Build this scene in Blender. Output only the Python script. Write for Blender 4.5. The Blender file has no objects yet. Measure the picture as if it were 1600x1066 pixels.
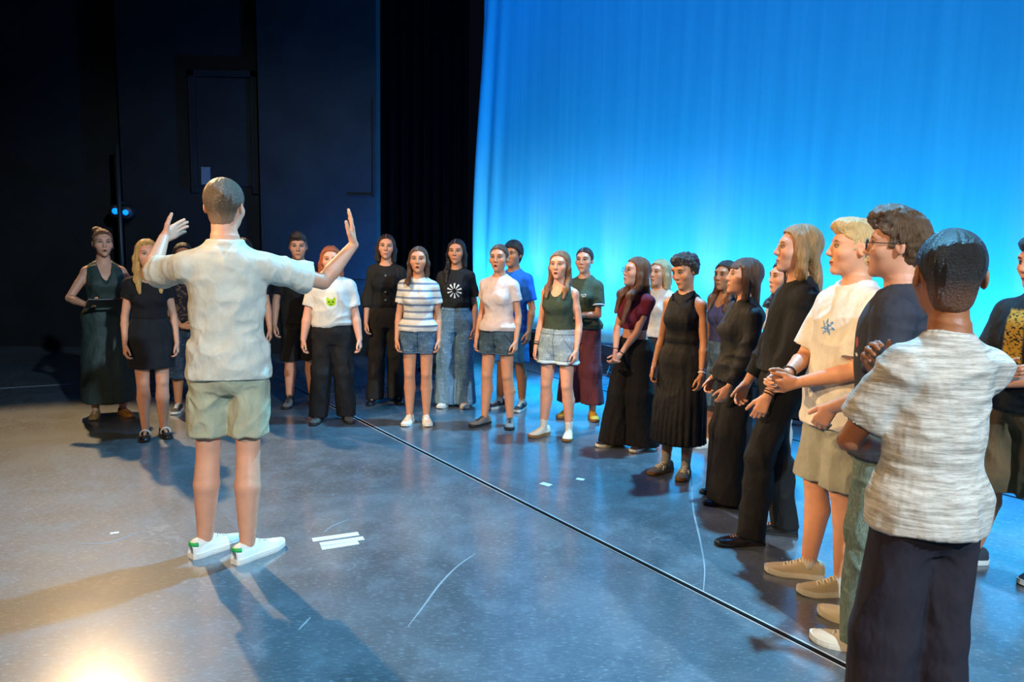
import bpy, math, random
import numpy as np
from mathutils import Vector, Matrix

scene = bpy.context.scene
COL = scene.collection
R = math.radians

# ------------------------------------------------------------------ camera
FPX, CAM_H, HORIZON, ROLL = 1150.0, 1.62, 382.0, R(1.2)
PITCH = math.atan((533.0 - HORIZON) / FPX)
cam_data = bpy.data.cameras.new('camera')
cam_data.sensor_width = 36.0
cam_data.lens = FPX / 1600.0 * 36.0
cam_data.clip_end = 200
cam = bpy.data.objects.new('camera', cam_data)
COL.objects.link(cam)
CAM_M = (Matrix.Translation((0, 0, CAM_H)) @ Matrix.Rotation(math.pi / 2 - PITCH, 4, 'X')
         @ Matrix.Rotation(ROLL, 4, 'Z'))
cam.matrix_world = CAM_M
scene.camera = cam
CAM_I = CAM_M.inverted()


def ray(px, py):
    v = Vector(((px - 800) / FPX, -(py - 533) / FPX, -1.0))
    return CAM_M.to_3x3() @ v


def ground(px, py, z=0.0):
    r = ray(px, py)
    t = (z - CAM_H) / r.z
    return Vector((r.x * t, r.y * t, z))


def at_depth(px, py, y):
    r = ray(px, py)
    t = y / r.y
    return Vector((r.x * t, y, CAM_H + r.z * t))


def project(p):
    q = CAM_I @ Vector(p)
    return 800 + FPX * q.x / -q.z, 533 - FPX * q.y / -q.z


def height_at(g, ytop):
    lo, hi = 0.3, 4.0
    for _ in range(40):
        m = (lo + hi) / 2
        if project((g.x, g.y, m))[1] > ytop:
            lo = m
        else:
            hi = m
    return lo


# ------------------------------------------------------------------ world, lights, exposure
scene.view_settings.view_transform = 'Standard'
scene.view_settings.look = 'None'
scene.view_settings.gamma = 1.0
scene.view_settings.use_curve_mapping = False
scene.view_settings.exposure = 0.0
scene.cycles.use_denoising = True
scene.cycles.max_bounces = 5
scene.cycles.diffuse_bounces = 3
scene.cycles.sample_clamp_indirect = 6.0

world = bpy.data.worlds.new('dark_house')
world.use_nodes = True
world.node_tree.nodes['Background'].inputs[0].default_value = (0.35, 0.5, 1.0, 1)
world.node_tree.nodes['Background'].inputs[1].default_value = 0.004
scene.world = world


def look(o, target):
    d = Vector(target) - o.location
    o.rotation_euler = d.to_track_quat('-Z', 'Y').to_euler()


def spot(name, loc, target, energy, color, angle, blend=0.3, size=0.1):
    l = bpy.data.lights.new(name, 'SPOT')
    l.energy, l.color, l.spot_size, l.spot_blend, l.shadow_soft_size = energy, color, R(angle), blend, size
    o = bpy.data.objects.new(name, l)
    COL.objects.link(o)
    o.location = loc
    look(o, target)
    return o


def area(name, loc, target, energy, color, sx, sy, spread=180):
    l = bpy.data.lights.new(name, 'AREA')
    l.shape = 'RECTANGLE'
    l.size, l.size_y, l.energy, l.color, l.spread = sx, sy, energy, color, R(spread)
    o = bpy.data.objects.new(name, l)
    COL.objects.link(o)
    o.location = loc
    look(o, target)
    return o


# stage axes: ALONG runs with the backdrop (front right to back left), BACK points upstage
ALONG = Vector((-0.568, 0.823, 0)).normalized()
BACK = Vector((0.823, 0.568, 0)).normalized()
CYC0 = Vector((1.75, 9.62, 0))          # a point on the foot of the backdrop
WARM, COOL = (1.0, 0.66, 0.33), (0.60, 0.82, 1.0)

spot('side_boom_lamp', (-6.1, 10.2, 6.3), (-3.1, 3.6, 0.0), 3700, WARM, 40, 0.35, 0.10)
spot('far_boom_lamp', (-4.6, 10.1, 5.2), (1.5, 3.6, 0.9), 2600, WARM, 20, 0.5, 0.10)
spot('front_left_lamp', (-5.2, -2.4, 4.8), (-2.1, 4.4, 1.0), 1700, WARM, 28, 0.5, 0.10)
spot('house_left_lamp', (-3.6, -3.2, 4.6), (1.6, 2.5, 1.0), 1700, WARM, 18, 0.6, 0.10)
spot('left_wash_lamp', (-6.6, 1.6, 4.6), (1.6, 4.2, 1.1), 3000, WARM, 17, 0.5, 0.10)
spot('left_far_wash_lamp', (-5.4, 2.3, 6.6), (-0.4, 6.9, 1.0), 2900, WARM, 21, 0.5, 0.10)
spot('left_mid_wash_lamp', (-5.6, 1.9, 6.4), (0.9, 5.5, 1.1), 2800, WARM, 15, 0.5, 0.10)
spot('front_right_lamp', (3.7, -3.1, 5.4), (-0.5, 4.9, 0.2), 4300, COOL, 54, 0.5, 0.12)
spot('blue_fill_lamp', (0.9, 7.9, 8.0), (1.1, 8.2, 0.0), 30000, (0.0, 0.36, 1.0), 18, 0.6, 0.15)  # added fill, no fixture: lays the backdrop's blue on the floor
spot('blue_fill_lamp', (3.0, 5.1, 8.0), (3.2, 5.3, 0.0), 20000, (0.0, 0.36, 1.0), 18, 0.6, 0.15)  # second added fill for the blue floor, towards the right
spot('back_light_lamp', (2.4, 7.0, 8.3), (0.15, 3.9, 0.0), 8200, (0.14, 0.60, 1.0), 50, 0.6, 0.15)
spot('wall_fill_lamp', (-1.0, 9.35, 0.45), (-2.3, 10.4, 2.4), 1000, (0.0, 0.22, 1.0), 100, 0.8, 0.08)  # added fill for the wall's blue, hidden behind a singer

# cyclorama wash: a row of floods overhead and a ground row at its foot
for i in range(8):
    p = CYC0 + ALONG * (-6.2 + i * 1.45) - BACK * 2.6
    area('overhead_flood_lamp', p + Vector((0, 0, 9.4)), p + BACK * 2.6 + Vector((0, 0, 1.2)), 24, (0.0, 0.21, 1.0), 1.3, 0.3, 80)
    q = CYC0 + ALONG * (-6.2 + i * 1.45) - BACK * 0.62
    area('ground_row_lamp', q + Vector((0, 0, 0.34)), q + BACK * 0.5 + Vector((0, 0, 2.7)), 42, (0.05, 0.50, 1.0), 1.3, 0.16, 150)
for i in range(6):
    q = CYC0 + ALONG * (2.39 - 1.71 * i) - BACK * 0.5
    spot('ground_row_pin_lamp', q + Vector((0, 0, 0.3)), q + BACK * 0.5 + Vector((0, 0, 1.6)), 60, (1.0, 0.42, 0.65), 26, 1.0, 0.05)


# ------------------------------------------------------------------ material helpers
class NT:
    def __init__(self, name):
        self.m = bpy.data.materials.new(name)
        self.m.use_nodes = True
        self.t = self.m.node_tree
        self.b = self.t.nodes['Principled BSDF']

    def n(self, typ, **kw):
        nd = self.t.nodes.new(typ)
        for k, v in kw.items():
            setattr(nd, k, v)
        return nd

    def put(self, sock, v):
        if isinstance(v, bpy.types.NodeSocket):
            self.t.links.new(v, sock)
        elif isinstance(v, (tuple, list)):
            sock.default_value = tuple(v) + ((1,) if len(v) == 3 and len(sock.default_value) == 4 else ())
        else:
            sock.default_value = v

    def math(self, op, a, b=0.0, c=0.0, clamp=False):
        nd = self.n('ShaderNodeMath', operation=op, use_clamp=clamp)
        for i, v in enumerate((a, b, c)):
            self.put(nd.inputs[i], v)
        return nd.outputs[0]

    def mix(self, f, a, b):
        nd = self.n('ShaderNodeMix', data_type='RGBA')
        self.put(nd.inputs[0], f)
        self.put(nd.inputs[6], a)
        self.put(nd.inputs[7], b)
        return nd.outputs[2]

    def obj(self):
        return self.n('ShaderNodeTexCoord').outputs['Object']

    def attr(self, name):
        return self.n('ShaderNodeAttribute', attribute_name=name).outputs['Vector']

    def xyz(self, v):
        nd = self.n('ShaderNodeSeparateXYZ')
        self.put(nd.inputs[0], v)
        return nd.outputs[0], nd.outputs[1], nd.outputs[2]

    def vec(self, x, y, z):
        nd = self.n('ShaderNodeCombineXYZ')
        for i, v in enumerate((x, y, z)):
            self.put(nd.inputs[i], v)
        return nd.outputs[0]

    def scale(self, v, s):
        nd = self.n('ShaderNodeVectorMath', operation='MULTIPLY')
        self.put(nd.inputs[0], v)
        nd.inputs[1].default_value = s
        return nd.outputs[0]

    def noise(self, v, scale, detail=3.0, rough=0.55):
        nd = self.n('ShaderNodeTexNoise')
        if v is not None:
            self.put(nd.inputs['Vector'], v)
        nd.inputs['Scale'].default_value = scale
        nd.inputs['Detail'].default_value = detail
        nd.inputs['Roughness'].default_value = rough
        return nd.outputs[0]

    def ramp(self, f, lo, hi):
        nd = self.n('ShaderNodeMapRange')
        nd.clamp = True
        self.put(nd.inputs[0], f)
        nd.inputs[1].default_value, nd.inputs[2].default_value = lo, hi
        return nd.outputs[0]

    def bump(self, h, strength, dist):
        nd = self.n('ShaderNodeBump')
        nd.inputs['Strength'].default_value = strength
        nd.inputs['Distance'].default_value = dist
        self.put(nd.inputs['Height'], h)
        return nd.outputs[0]

    def ell(self, x, z, cx, cz, rx, rz, sharp=6.0):
        """soft mask of an ellipse in the plane (x, z)"""
        a = self.math('DIVIDE', self.math('SUBTRACT', x, cx), rx)
        b = self.math('DIVIDE', self.math('SUBTRACT', z, cz), rz)
        q = self.math('ADD', self.math('MULTIPLY', a, a), self.math('MULTIPLY', b, b))
        return self.math('MULTIPLY', self.math('SUBTRACT', 1.0, q), sharp, clamp=True)

    def box(self, x, z, cx, cz, rx, rz, sharp=300.0):
        a = self.math('SUBTRACT', rx, self.math('ABSOLUTE', self.math('SUBTRACT', x, cx)))
        b = self.math('SUBTRACT', rz, self.math('ABSOLUTE', self.math('SUBTRACT', z, cz)))
        return self.math('MULTIPLY', self.math('MINIMUM', a, b), sharp, clamp=True)

    def set(self, **kw):
        for k, v in kw.items():
            self.put(self.b.inputs[k.replace('_', ' ')], v)


def srgb(*c):
    if len(c) == 1:
        h = c[0].lstrip('#')
        c = [int(h[i:i + 2], 16) / 255 for i in (0, 2, 4)]
    return tuple(((x / 12.92) if x <= 0.04045 else ((x + 0.055) / 1.055) ** 2.4) for x in c)


_mats = {}
SCALP = (0.45, 0.26, 0.18)


def plain(name, col, rough=0.6, metal=0.0, emit=None, es=0.0, spec=0.5):
    key = ('plain', name)
    if key in _mats:
        return _mats[key]
    t = NT(name)
    c = t.mix(t.ramp(t.noise(t.obj(), 9.0), 0.3, 0.7), tuple(x * 0.88 for x in col), tuple(min(1, x * 1.1) for x in col))
    t.set(Base_Color=c, Roughness=rough, Metallic=metal, Specular_IOR_Level=spec)
    if emit:
        t.set(Emission_Color=emit, Emission_Strength=es)
    _mats[key] = t.m
    return t.m


def cloth(name, col, rough=0.88, var=0.12, weave=900, fold=0.8, pattern=None, spec=0.25):
    """woven cloth; pattern(t, base) may return another colour socket"""
    t = NT(name)
    o = t.obj()
    n = t.noise(o, 14.0, 4.0)
    base = t.mix(t.ramp(n, 0.3, 0.7), tuple(c * (1 - var) for c in col), tuple(min(1, c * (1 + var)) for c in col))
    if pattern:
        base = pattern(t, base, o)
    f = t.noise(t.scale(o, (1.0, 1.0, 0.55)), 16.0, 2.5, 0.5)
    w = t.noise(o, weave, 1.0)
    h = t.math('ADD', t.math('MULTIPLY', f, fold), t.math('MULTIPLY', w, 0.02))
    t.set(Base_Color=base, Roughness=rough, Specular_IOR_Level=spec, Normal=t.bump(h, 0.7, 0.03))
    return t.m


def denim(name, col, dark, fade=0.5, waist=None, hem=None, roll=0.0):
    """faded denim with seams; waist and hem heights in metres"""
    def pat(t, base, o):
        x, y, z = t.xyz(o)
        v = t.ramp(t.noise(t.scale(o, (1, 1, 0.35)), 7.0, 3.0), 0.35, 0.68)
        g = t.noise(t.scale(o, (1, 1, 0.12)), 260.0, 1.0)
        c = t.mix(t.math('MULTIPLY', v, fade), dark, col)
        c = t.mix(t.math('MULTIPLY', t.ramp(g, 0.45, 0.7), 0.35), c, tuple(min(1, k * 1.6) for k in col))
        crease = t.ramp(t.noise(t.scale(o, (1, 1, 2.6)), 17.0, 2.0), 0.55, 0.72)
        c = t.mix(t.math('MULTIPLY', crease, 0.45), c, tuple(min(1, k * 1.5) for k in col))
        seam = tuple(k * 0.45 for k in dark)
        if waist:
            c = t.mix(t.math('MULTIPLY', t.math('SUBTRACT', .004, t.math('ABSOLUTE', t.math('SUBTRACT', z, waist - .042))), 400.0, clamp=True), c, seam)
            fly = t.math('MULTIPLY', t.math('MULTIPLY', t.math('SUBTRACT', .004, t.math('ABSOLUTE', x)), 400.0, clamp=True), t.math('GREATER_THAN', y, 0.0))
            c = t.mix(fly, c, seam)
            ax = t.math('ABSOLUTE', x)
            pk = t.math('ABSOLUTE', t.math('SUBTRACT', z, t.math('ADD', waist - .20, t.math('MULTIPLY', t.math('SUBTRACT', .17, ax), 1.6))))
            pk = t.math('MULTIPLY', t.math('MULTIPLY', t.math('SUBTRACT', .005, pk), 300.0, clamp=True), t.math('MULTIPLY', t.math('GREATER_THAN', y, 0.0), t.math('GREATER_THAN', ax, 0.075)))
            c = t.mix(pk, c, seam)
        if hem and roll:
            c = t.mix(t.math('MULTIPLY', t.math('SUBTRACT', hem + roll, z), 200.0, clamp=True), c, tuple(min(1, k * 1.45) for k in col))
            c = t.mix(t.math('MULTIPLY', t.math('SUBTRACT', .003, t.math('ABSOLUTE', t.math('SUBTRACT', z, hem + roll))), 400.0, clamp=True), c, seam)
        return c
    return cloth(name, col, 0.85, pattern=pat)


def skin(name, col, brow, mouth='closed', lip=None, stubble=0.0):
    t = NT(name)
    x0, y, z = t.xyz(t.attr('hc'))
    x = t.math('ABSOLUTE', x0)
    front = t.math('MULTIPLY', t.math('SUBTRACT', y, 0.045), 120.0, clamp=True)
    n = t.noise(t.obj(), 22.0, 3.0)
    base = t.mix(t.ramp(n, 0.3, 0.7), tuple(c * 0.93 for c in col), tuple(min(1, c * 1.05) for c in col))
    red = (col[0] * 0.95, col[1] * 0.68, col[2] * 0.62)
    cheek = t.math('MULTIPLY', t.ell(x, z, 0.042, -0.022, 0.026, 0.022, 1.0), 0.45)
    base = t.mix(t.math('MULTIPLY', cheek, front), base, red)
    if stubble:
        base = t.mix(t.math('MULTIPLY', t.math('MULTIPLY', t.ell(x, z, 0.0, -0.085, 0.07, 0.05, 1.5), front), stubble), base, brow)
    lipc = lip or (col[0] * 0.82, col[1] * 0.55, col[2] * 0.52)
    zm = -0.062
    base = t.mix(t.math('MULTIPLY', t.ell(x, z, 0, zm, 0.0245, 0.0105 if mouth == 'closed' else 0.0165, 3.0), t.math('MULTIPLY', front, 0.85)), base, lipc)
    if mouth == 'closed':
        dm = t.ell(x, z, 0, zm + 0.001, 0.023, 0.0022, 2.0)
    elif mouth == 'smile':
        zz = t.math('SUBTRACT', z, t.math('MULTIPLY', t.math('MULTIPLY', x, x), 9.0))
        dm = t.ell(x, zz, 0, zm - 0.001, 0.027, 0.0036, 2.0)
    else:
        dm = t.ell(x, z, 0, zm - 0.001, 0.0135, 0.0095, 4.0)
    base = t.mix(t.math('MULTIPLY', dm, front), base, (0.03, 0.008, 0.008))
    # eyebrows
    arch = t.math('ADD', z, t.math('MULTIPLY', t.math('POWER', t.math('SUBTRACT', x, 0.036), 2.0), 14.0))
    bm = t.ell(x, arch, 0.033, 0.0345, 0.022, 0.0055, 3.0)
    base = t.mix(t.math('MULTIPLY', t.math('MULTIPLY', bm, front), 0.95), base, brow)
    # eyes; the wide lash mask also paints socket shade into the skin
    f2 = t.math('MULTIPLY', t.math('SUBTRACT', y, 0.03), 120.0, clamp=True)
    lash_shade = t.ell(x, z, 0.0315, 0.0125, 0.0200, 0.0120, 2.2)
    white = t.ell(x, z, 0.0315, 0.0098, 0.0140, 0.0048, 5.0)
    iris = t.ell(x, z, 0.0310, 0.0108, 0.0062, 0.0062, 6.0)
    base = t.mix(t.math('MULTIPLY', lash_shade, t.math('MULTIPLY', f2, 0.9)), base, tuple(b * 0.4 for b in brow))
    base = t.mix(t.math('MULTIPLY', white, f2), base, (0.30, 0.27, 0.25))
    base = t.mix(t.math('MULTIPLY', t.math('MULTIPLY', iris, t.math('MINIMUM', t.math('MULTIPLY', white, 3.0), 1.0)), f2), base, (0.02, 0.013, 0.009))
    # nostrils
    base = t.mix(t.math('MULTIPLY', t.ell(x, z, 0.0085, -0.034, 0.005, 0.003, 2.0), t.math('MULTIPLY', f2, 0.7)), base, tuple(c * 0.18 for c in col))
    fine = t.noise(t.obj(), 160.0, 2.0)
    t.set(Base_Color=base, Roughness=0.5, Specular_IOR_Level=0.4, Subsurface_Weight=0.0, Normal=t.bump(fine, 0.15, 0.004))
    return t.m


def hair_mat(name, col, tip=None, streak=0.55, fade=None, scalp=False, fuzz=False):
    t = NT(name)
    x, y, z = t.xyz(t.attr('hc'))
    ang = t.math('ARCTAN2', x, t.math('ADD', y, 0.012))
    v = t.vec(t.math('MULTIPLY', ang, 9.0), t.math('MULTIPLY', z, 6.0), 0.0)
    n = t.noise(v, 3.4, 4.0, 0.65)
    n2 = t.noise(t.attr('hc'), 60.0, 3.0)
    if fuzz:
        n = t.noise(t.attr('hc'), 170.0, 4.0, 0.7)
    d = tuple(c * (1 - streak) for c in col)
    l = tuple(min(1, c * (1 + streak)) for c in col)
    base = t.mix(t.ramp(n, 0.32, 0.68), d, l)
    if tip:
        base = t.mix(t.ramp(z, 0.03, -0.16), base, t.mix(t.ramp(n, 0.32, 0.68), tuple(c * 0.6 for c in tip), tip))
    pl = t.math('MULTIPLY', t.math('SUBTRACT', 0.0030, t.math('ABSOLUTE', t.math('SUBTRACT', x, 0.006))), 600.0, clamp=True)
    if scalp:
        pl = t.math('MULTIPLY', pl, t.math('MULTIPLY', t.math('GREATER_THAN', z, 0.07), t.math('GREATER_THAN', y, -0.04)))
        base = t.mix(t.math('MULTIPLY', pl, 0.7), base, SCALP)
    if fade:
        fc, z0, z1 = fade
        zz = t.math('ADD', z, t.math('MULTIPLY', t.math('SUBTRACT', n2, 0.5), 0.02))
        base = t.mix(t.math('MULTIPLY', t.ramp(zz, z0, z1), 0.75), base, fc)
    h = t.math('ADD', n, t.math('MULTIPLY', n2, 0.25))
    t.set(Base_Color=base, Roughness=0.42, Specular_IOR_Level=0.45, Normal=t.bump(h, 0.9, 0.012))
    return t.m


# ------------------------------------------------------------------ object helpers
def link(o, parent=None):
    COL.objects.link(o)
    if parent is not None:
        o.parent = parent
    return o


def tag(o, label=None, cat=None, group=None, kind=None):
    for k, v in (('label', label), ('category', cat), ('group', group), ('kind', kind)):
        if v:
            o[k] = v
    return o


def np_mesh(name, V, F, smooth=True, attrs=None):
    """mesh from numpy vertices (n,3) and quads (m,4)"""
    me = bpy.data.meshes.new(name)
    V = np.ascontiguousarray(V, dtype=np.float32)
    F = np.ascontiguousarray(F, dtype=np.int32)
    me.vertices.add(len(V))
    me.vertices.foreach_set('co', V.ravel())
    me.loops.add(F.size)
    me.loops.foreach_set('vertex_index', F.ravel())
    me.polygons.add(len(F))
    me.polygons.foreach_set('loop_start', np.arange(0, F.size, F.shape[1], dtype=np.int32))
    me.update(calc_edges=True)
    if smooth:
        me.shade_smooth()
    for k, a in (attrs or {}).items():
        at = me.attributes.new(k, 'FLOAT_VECTOR', 'POINT')
        at.data.foreach_set('vector', np.ascontiguousarray(a, dtype=np.float32).ravel())
    return me


def py_mesh(name, V, F, smooth=False):
    me = bpy.data.meshes.new(name)
    me.from_pydata([tuple(v) for v in V], [], F)
    me.update()
    if smooth:
        me.shade_smooth()
    return me


def add(name, me, mat, parent=None):
    o = bpy.data.objects.new(name, me)
    if mat:
        if len(me.materials) == 0:
            me.materials.append(mat)
    return link(o, parent)


def empty(name, loc, rz=0.0):
    o = bpy.data.objects.new(name, None)
    o.empty_display_size = 0.2
    o.location = loc
    o.rotation_euler = (0, 0, rz)
    return link(o)


def boxes(name, lst, mat, parent=None, bevel=0.0):
    """one mesh of boxes (cx,cy,cz,sx,sy,sz[,rz])"""
    import bmesh
    bm = bmesh.new()
    for b in lst:
        m = Matrix.Translation(b[:3]) @ (Matrix.Rotation(b[6], 4, 'Z') if len(b) > 6 else Matrix()) @ Matrix.Diagonal((b[3], b[4], b[5], 1))
        bmesh.ops.create_cube(bm, size=1.0, matrix=m)
    if bevel:
        bmesh.ops.bevel(bm, geom=bm.edges[:], offset=bevel, segments=2, affect='EDGES', profile=0.6)
    me = bpy.data.meshes.new(name)
    bm.to_mesh(me)
    bm.free()
    return add(name, me, mat, parent)


def tube(pts, rad, seg=8, closed=False, flat=1.0):
    """tube mesh data (V, F) along points; rad number or list"""
    P = [Vector(p) for p in pts]
    n = len(P)
    rr = rad if isinstance(rad, (list, tuple)) else [rad] * n
    V, F = [], []
    up = Vector((0, 0, 1))
    prev = None
    for i in range(n):
        if closed:
            tg = P[(i + 1) % n] - P[i - 1]
        else:
            tg = P[min(i + 1, n - 1)] - P[max(i - 1, 0)]
        tg.normalize()
        if prev is None:
            a = tg.cross(up)
            if a.length < 0.05:
                a = tg.cross(Vector((0, 1, 0)))
        else:
            a = prev - tg * prev.dot(tg)
        a.normalize()
        prev = a
        b = tg.cross(a)
        for k in range(seg):
            th = 2 * math.pi * k / seg
            V.append(P[i] + a * (math.cos(th) * rr[i]) + b * (math.sin(th) * rr[i] * flat))
    m = n if closed else n - 1
    for i in range(m):
        j = (i + 1) % n
        for k in range(seg):
            k2 = (k + 1) % seg
            F.append((i * seg + k, i * seg + k2, j * seg + k2, j * seg + k))
    if not closed:
        F.append(tuple(range(seg - 1, -1, -1)))
        F.append(tuple((n - 1) * seg + k for k in range(seg)))
    return V, F


# ------------------------------------------------------------------ implicit surfaces
def smin(a, b, k):
    if k <= 0:
        return np.minimum(a, b)
    h = np.clip(0.5 + 0.5 * (b - a) / k, 0, 1)
    return b + (a - b) * h - k * h * (1 - h)


class Prim:
    def __init__(self, fn, lo, hi, k=0.02, op='add'):
        self.fn, self.lo, self.hi, self.k, self.op = fn, np.array(lo, float), np.array(hi, float), k, op


def cone(a, b, ra, rb, k=0.02, op='add', flat=None, clip=None):
    """tapered capsule; flat=(axis, s) squeezes its section; clip=(point, dir) cuts it"""
    a, b = np.array(a, float), np.array(b, float)
    ba = b - a
    l2 = max(float(ba @ ba), 1e-9)
    if flat:
        ax = np.array(flat[0], float)
        ax /= np.linalg.norm(ax)
        fs = flat[1]
    if clip:
        cp = np.array(clip[0], float)
        cd = np.array(clip[1], float)
        cd /= np.linalg.norm(cd)

    def fn(X, Y, Z):
        px, py, pz = X - a[0], Y - a[1], Z - a[2]
        t = np.clip((px * ba[0] + py * ba[1] + pz * ba[2]) / l2, 0, 1)
        qx, qy, qz = px - t * ba[0], py - t * ba[1], pz - t * ba[2]
        if flat:
            dd = (qx * ax[0] + qy * ax[1] + qz * ax[2]) * (1 / fs - 1)
            qx, qy, qz = qx + ax[0] * dd, qy + ax[1] * dd, qz + ax[2] * dd
        d = np.sqrt(qx * qx + qy * qy + qz * qz) - (ra + (rb - ra) * t)
        if flat:
            d = d * min(1.0, fs)
        if clip:
            d = np.maximum(d, (X - cp[0]) * cd[0] + (Y - cp[1]) * cd[1] + (Z - cp[2]) * cd[2])
        return d
    r = max(ra, rb)
    return Prim(fn, np.minimum(a, b) - r, np.maximum(a, b) + r, k, op)


def ellip(c, r, k=0.02, op='add', rot=None):
    c, r = np.array(c, float), np.array(r, float)
    M = np.array(rot.to_3x3()).T if rot is not None else None

    def fn(X, Y, Z):
        px, py, pz = X - c[0], Y - c[1], Z - c[2]
        if M is not None:
            px, py, pz = (M[0, 0] * px + M[0, 1] * py + M[0, 2] * pz, M[1, 0] * px + M[1, 1] * py + M[1, 2] * pz,
                          M[2, 0] * px + M[2, 1] * py + M[2, 2] * pz)
        ax, ay, az = px / r[0], py / r[1], pz / r[2]
        k0 = np.sqrt(ax * ax + ay * ay + az * az)
        k1 = np.sqrt((ax / r[0]) ** 2 + (ay / r[1]) ** 2 + (az / r[2]) ** 2) + 1e-5
        return k0 * (k0 - 1) / k1 - np.where(k0 < 1e-3, min(r), 0)
    m = max(r) if M is not None else r
    return Prim(fn, c - m, c + m, k, op)


def _resample(z, v, zz):
    """smooth interpolation of stations"""
    z, v = np.array(z, float), np.array(v, float)
    m = np.gradient(v, z)
    i = np.clip(np.searchsorted(z, zz) - 1, 0, len(z) - 2)
    h = z[i + 1] - z[i]
    t = np.clip((zz - z[i]) / h, 0, 1)
    return ((2 * t ** 3 - 3 * t ** 2 + 1) * v[i] + (t ** 3 - 2 * t ** 2 + t) * h * m[i] + (-2 * t ** 3 + 3 * t ** 2) * v[i + 1]
            + (t ** 3 - t ** 2) * h * m[i + 1])


def loft(st, k=0.02, op='add', zlo=None, zhi=None, pleat=None):
    """stack of ellipses; st rows (z, rx, ry, cx, cy)"""
    st = np.array(sorted(st), float)
    zz = np.linspace(st[0, 0], st[-1, 0], 90)
    T = [_resample(st[:, 0], st[:, j], zz) for j in range(1, 5)]
    z0 = st[0, 0] if zlo is None else zlo
    z1 = st[-1, 0] if zhi is None else zhi

    def fn(X, Y, Z):
        rx, ry, cx, cy = [np.interp(Z, zz, t) for t in T]
        dx, dy = X - cx + 1e-5, Y - cy
        if pleat:
            n, amp, pz0, pz1 = pleat
            a = np.arctan2(dx, dy)
            rr = 1 + amp * np.clip((pz1 - Z) / (pz1 - pz0), 0, 1) * np.sin(a * n + 1.3 * np.sin(a * 3))
            rx, ry = rx * rr, ry * rr
        ax, ay = dx / rx, dy / ry
        k0 = np.sqrt(ax * ax + ay * ay)
        k1 = np.sqrt((ax / rx) ** 2 + (ay / ry) ** 2) + 1e-6
        d = k0 * (k0 - 1) / k1
        return np.maximum(d, np.maximum(Z - z1, z0 - Z))
    rm = np.array([(st[:, 1] + abs(st[:, 3])).max(), (st[:, 2] + abs(st[:, 4])).max()]) * 1.15
    return Prim(fn, (-rm[0], -rm[1], z0), (rm[0], rm[1], z1), k, op)


def half(p, n, k=0.0):
    """keep only the side of the plane that n points away from"""
    p, n = np.array(p, float), np.array(n, float)
    n /= np.linalg.norm(n)
    return Prim(lambda X, Y, Z: (X - p[0]) * n[0] + (Y - p[1]) * n[1] + (Z - p[2]) * n[2], (-9,) * 3, (9,) * 3, k, 'clip')


def evaluate(prims, xs, ys, zs, frame=None):
    d = np.full((len(xs), len(ys), len(zs)), 0.5, np.float32)
    if frame is not None:
        G = np.meshgrid(xs, ys, zs, indexing='ij')
        M = np.array(frame)
        W = [M[i, 0] * G[0] + M[i, 1] * G[1] + M[i, 2] * G[2] + M[i, 3] for i in range(3)]
        glo = np.array([w.min() for w in W])
        ghi = np.array([w.max() for w in W])
    axes = (xs, ys, zs)
    for p in prims:
        pad = p.k + 0.035
        if frame is not None:
            if (p.lo - pad > ghi).any() or (p.hi + pad < glo).any():
                continue
            v = p.fn(*W)
            sl = (slice(None),) * 3
        else:
            sl = []
            for a in range(3):
                i0 = np.searchsorted(axes[a], p.lo[a] - pad)
                i1 = np.searchsorted(axes[a], p.hi[a] + pad)
                sl.append(slice(i0, i1))
            sl = tuple(sl)
            if any(s.stop <= s.start for s in sl):
                continue
            v = p.fn(xs[sl[0]][:, None, None], ys[sl[1]][None, :, None], zs[sl[2]][None, None, :])
        if p.op == 'add':
            d[sl] = smin(d[sl], v, p.k)
        else:
            s = -v if p.op == 'sub' else v
            d[sl] = -smin(-d[sl], -s, p.k)
    return d


_EDGES = [((0, 0, 0), (1, 0, 0)), ((0, 1, 0), (1, 1, 0)), ((0, 0, 1), (1, 0, 1)), ((0, 1, 1), (1, 1, 1)),
          ((0, 0, 0), (0, 1, 0)), ((1, 0, 0), (1, 1, 0)), ((0, 0, 1), (0, 1, 1)), ((1, 0, 1), (1, 1, 1)),
          ((0, 0, 0), (0, 0, 1)), ((1, 0, 0), (1, 0, 1)), ((0, 1, 0), (0, 1, 1)), ((1, 1, 0), (1, 1, 1))]


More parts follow.
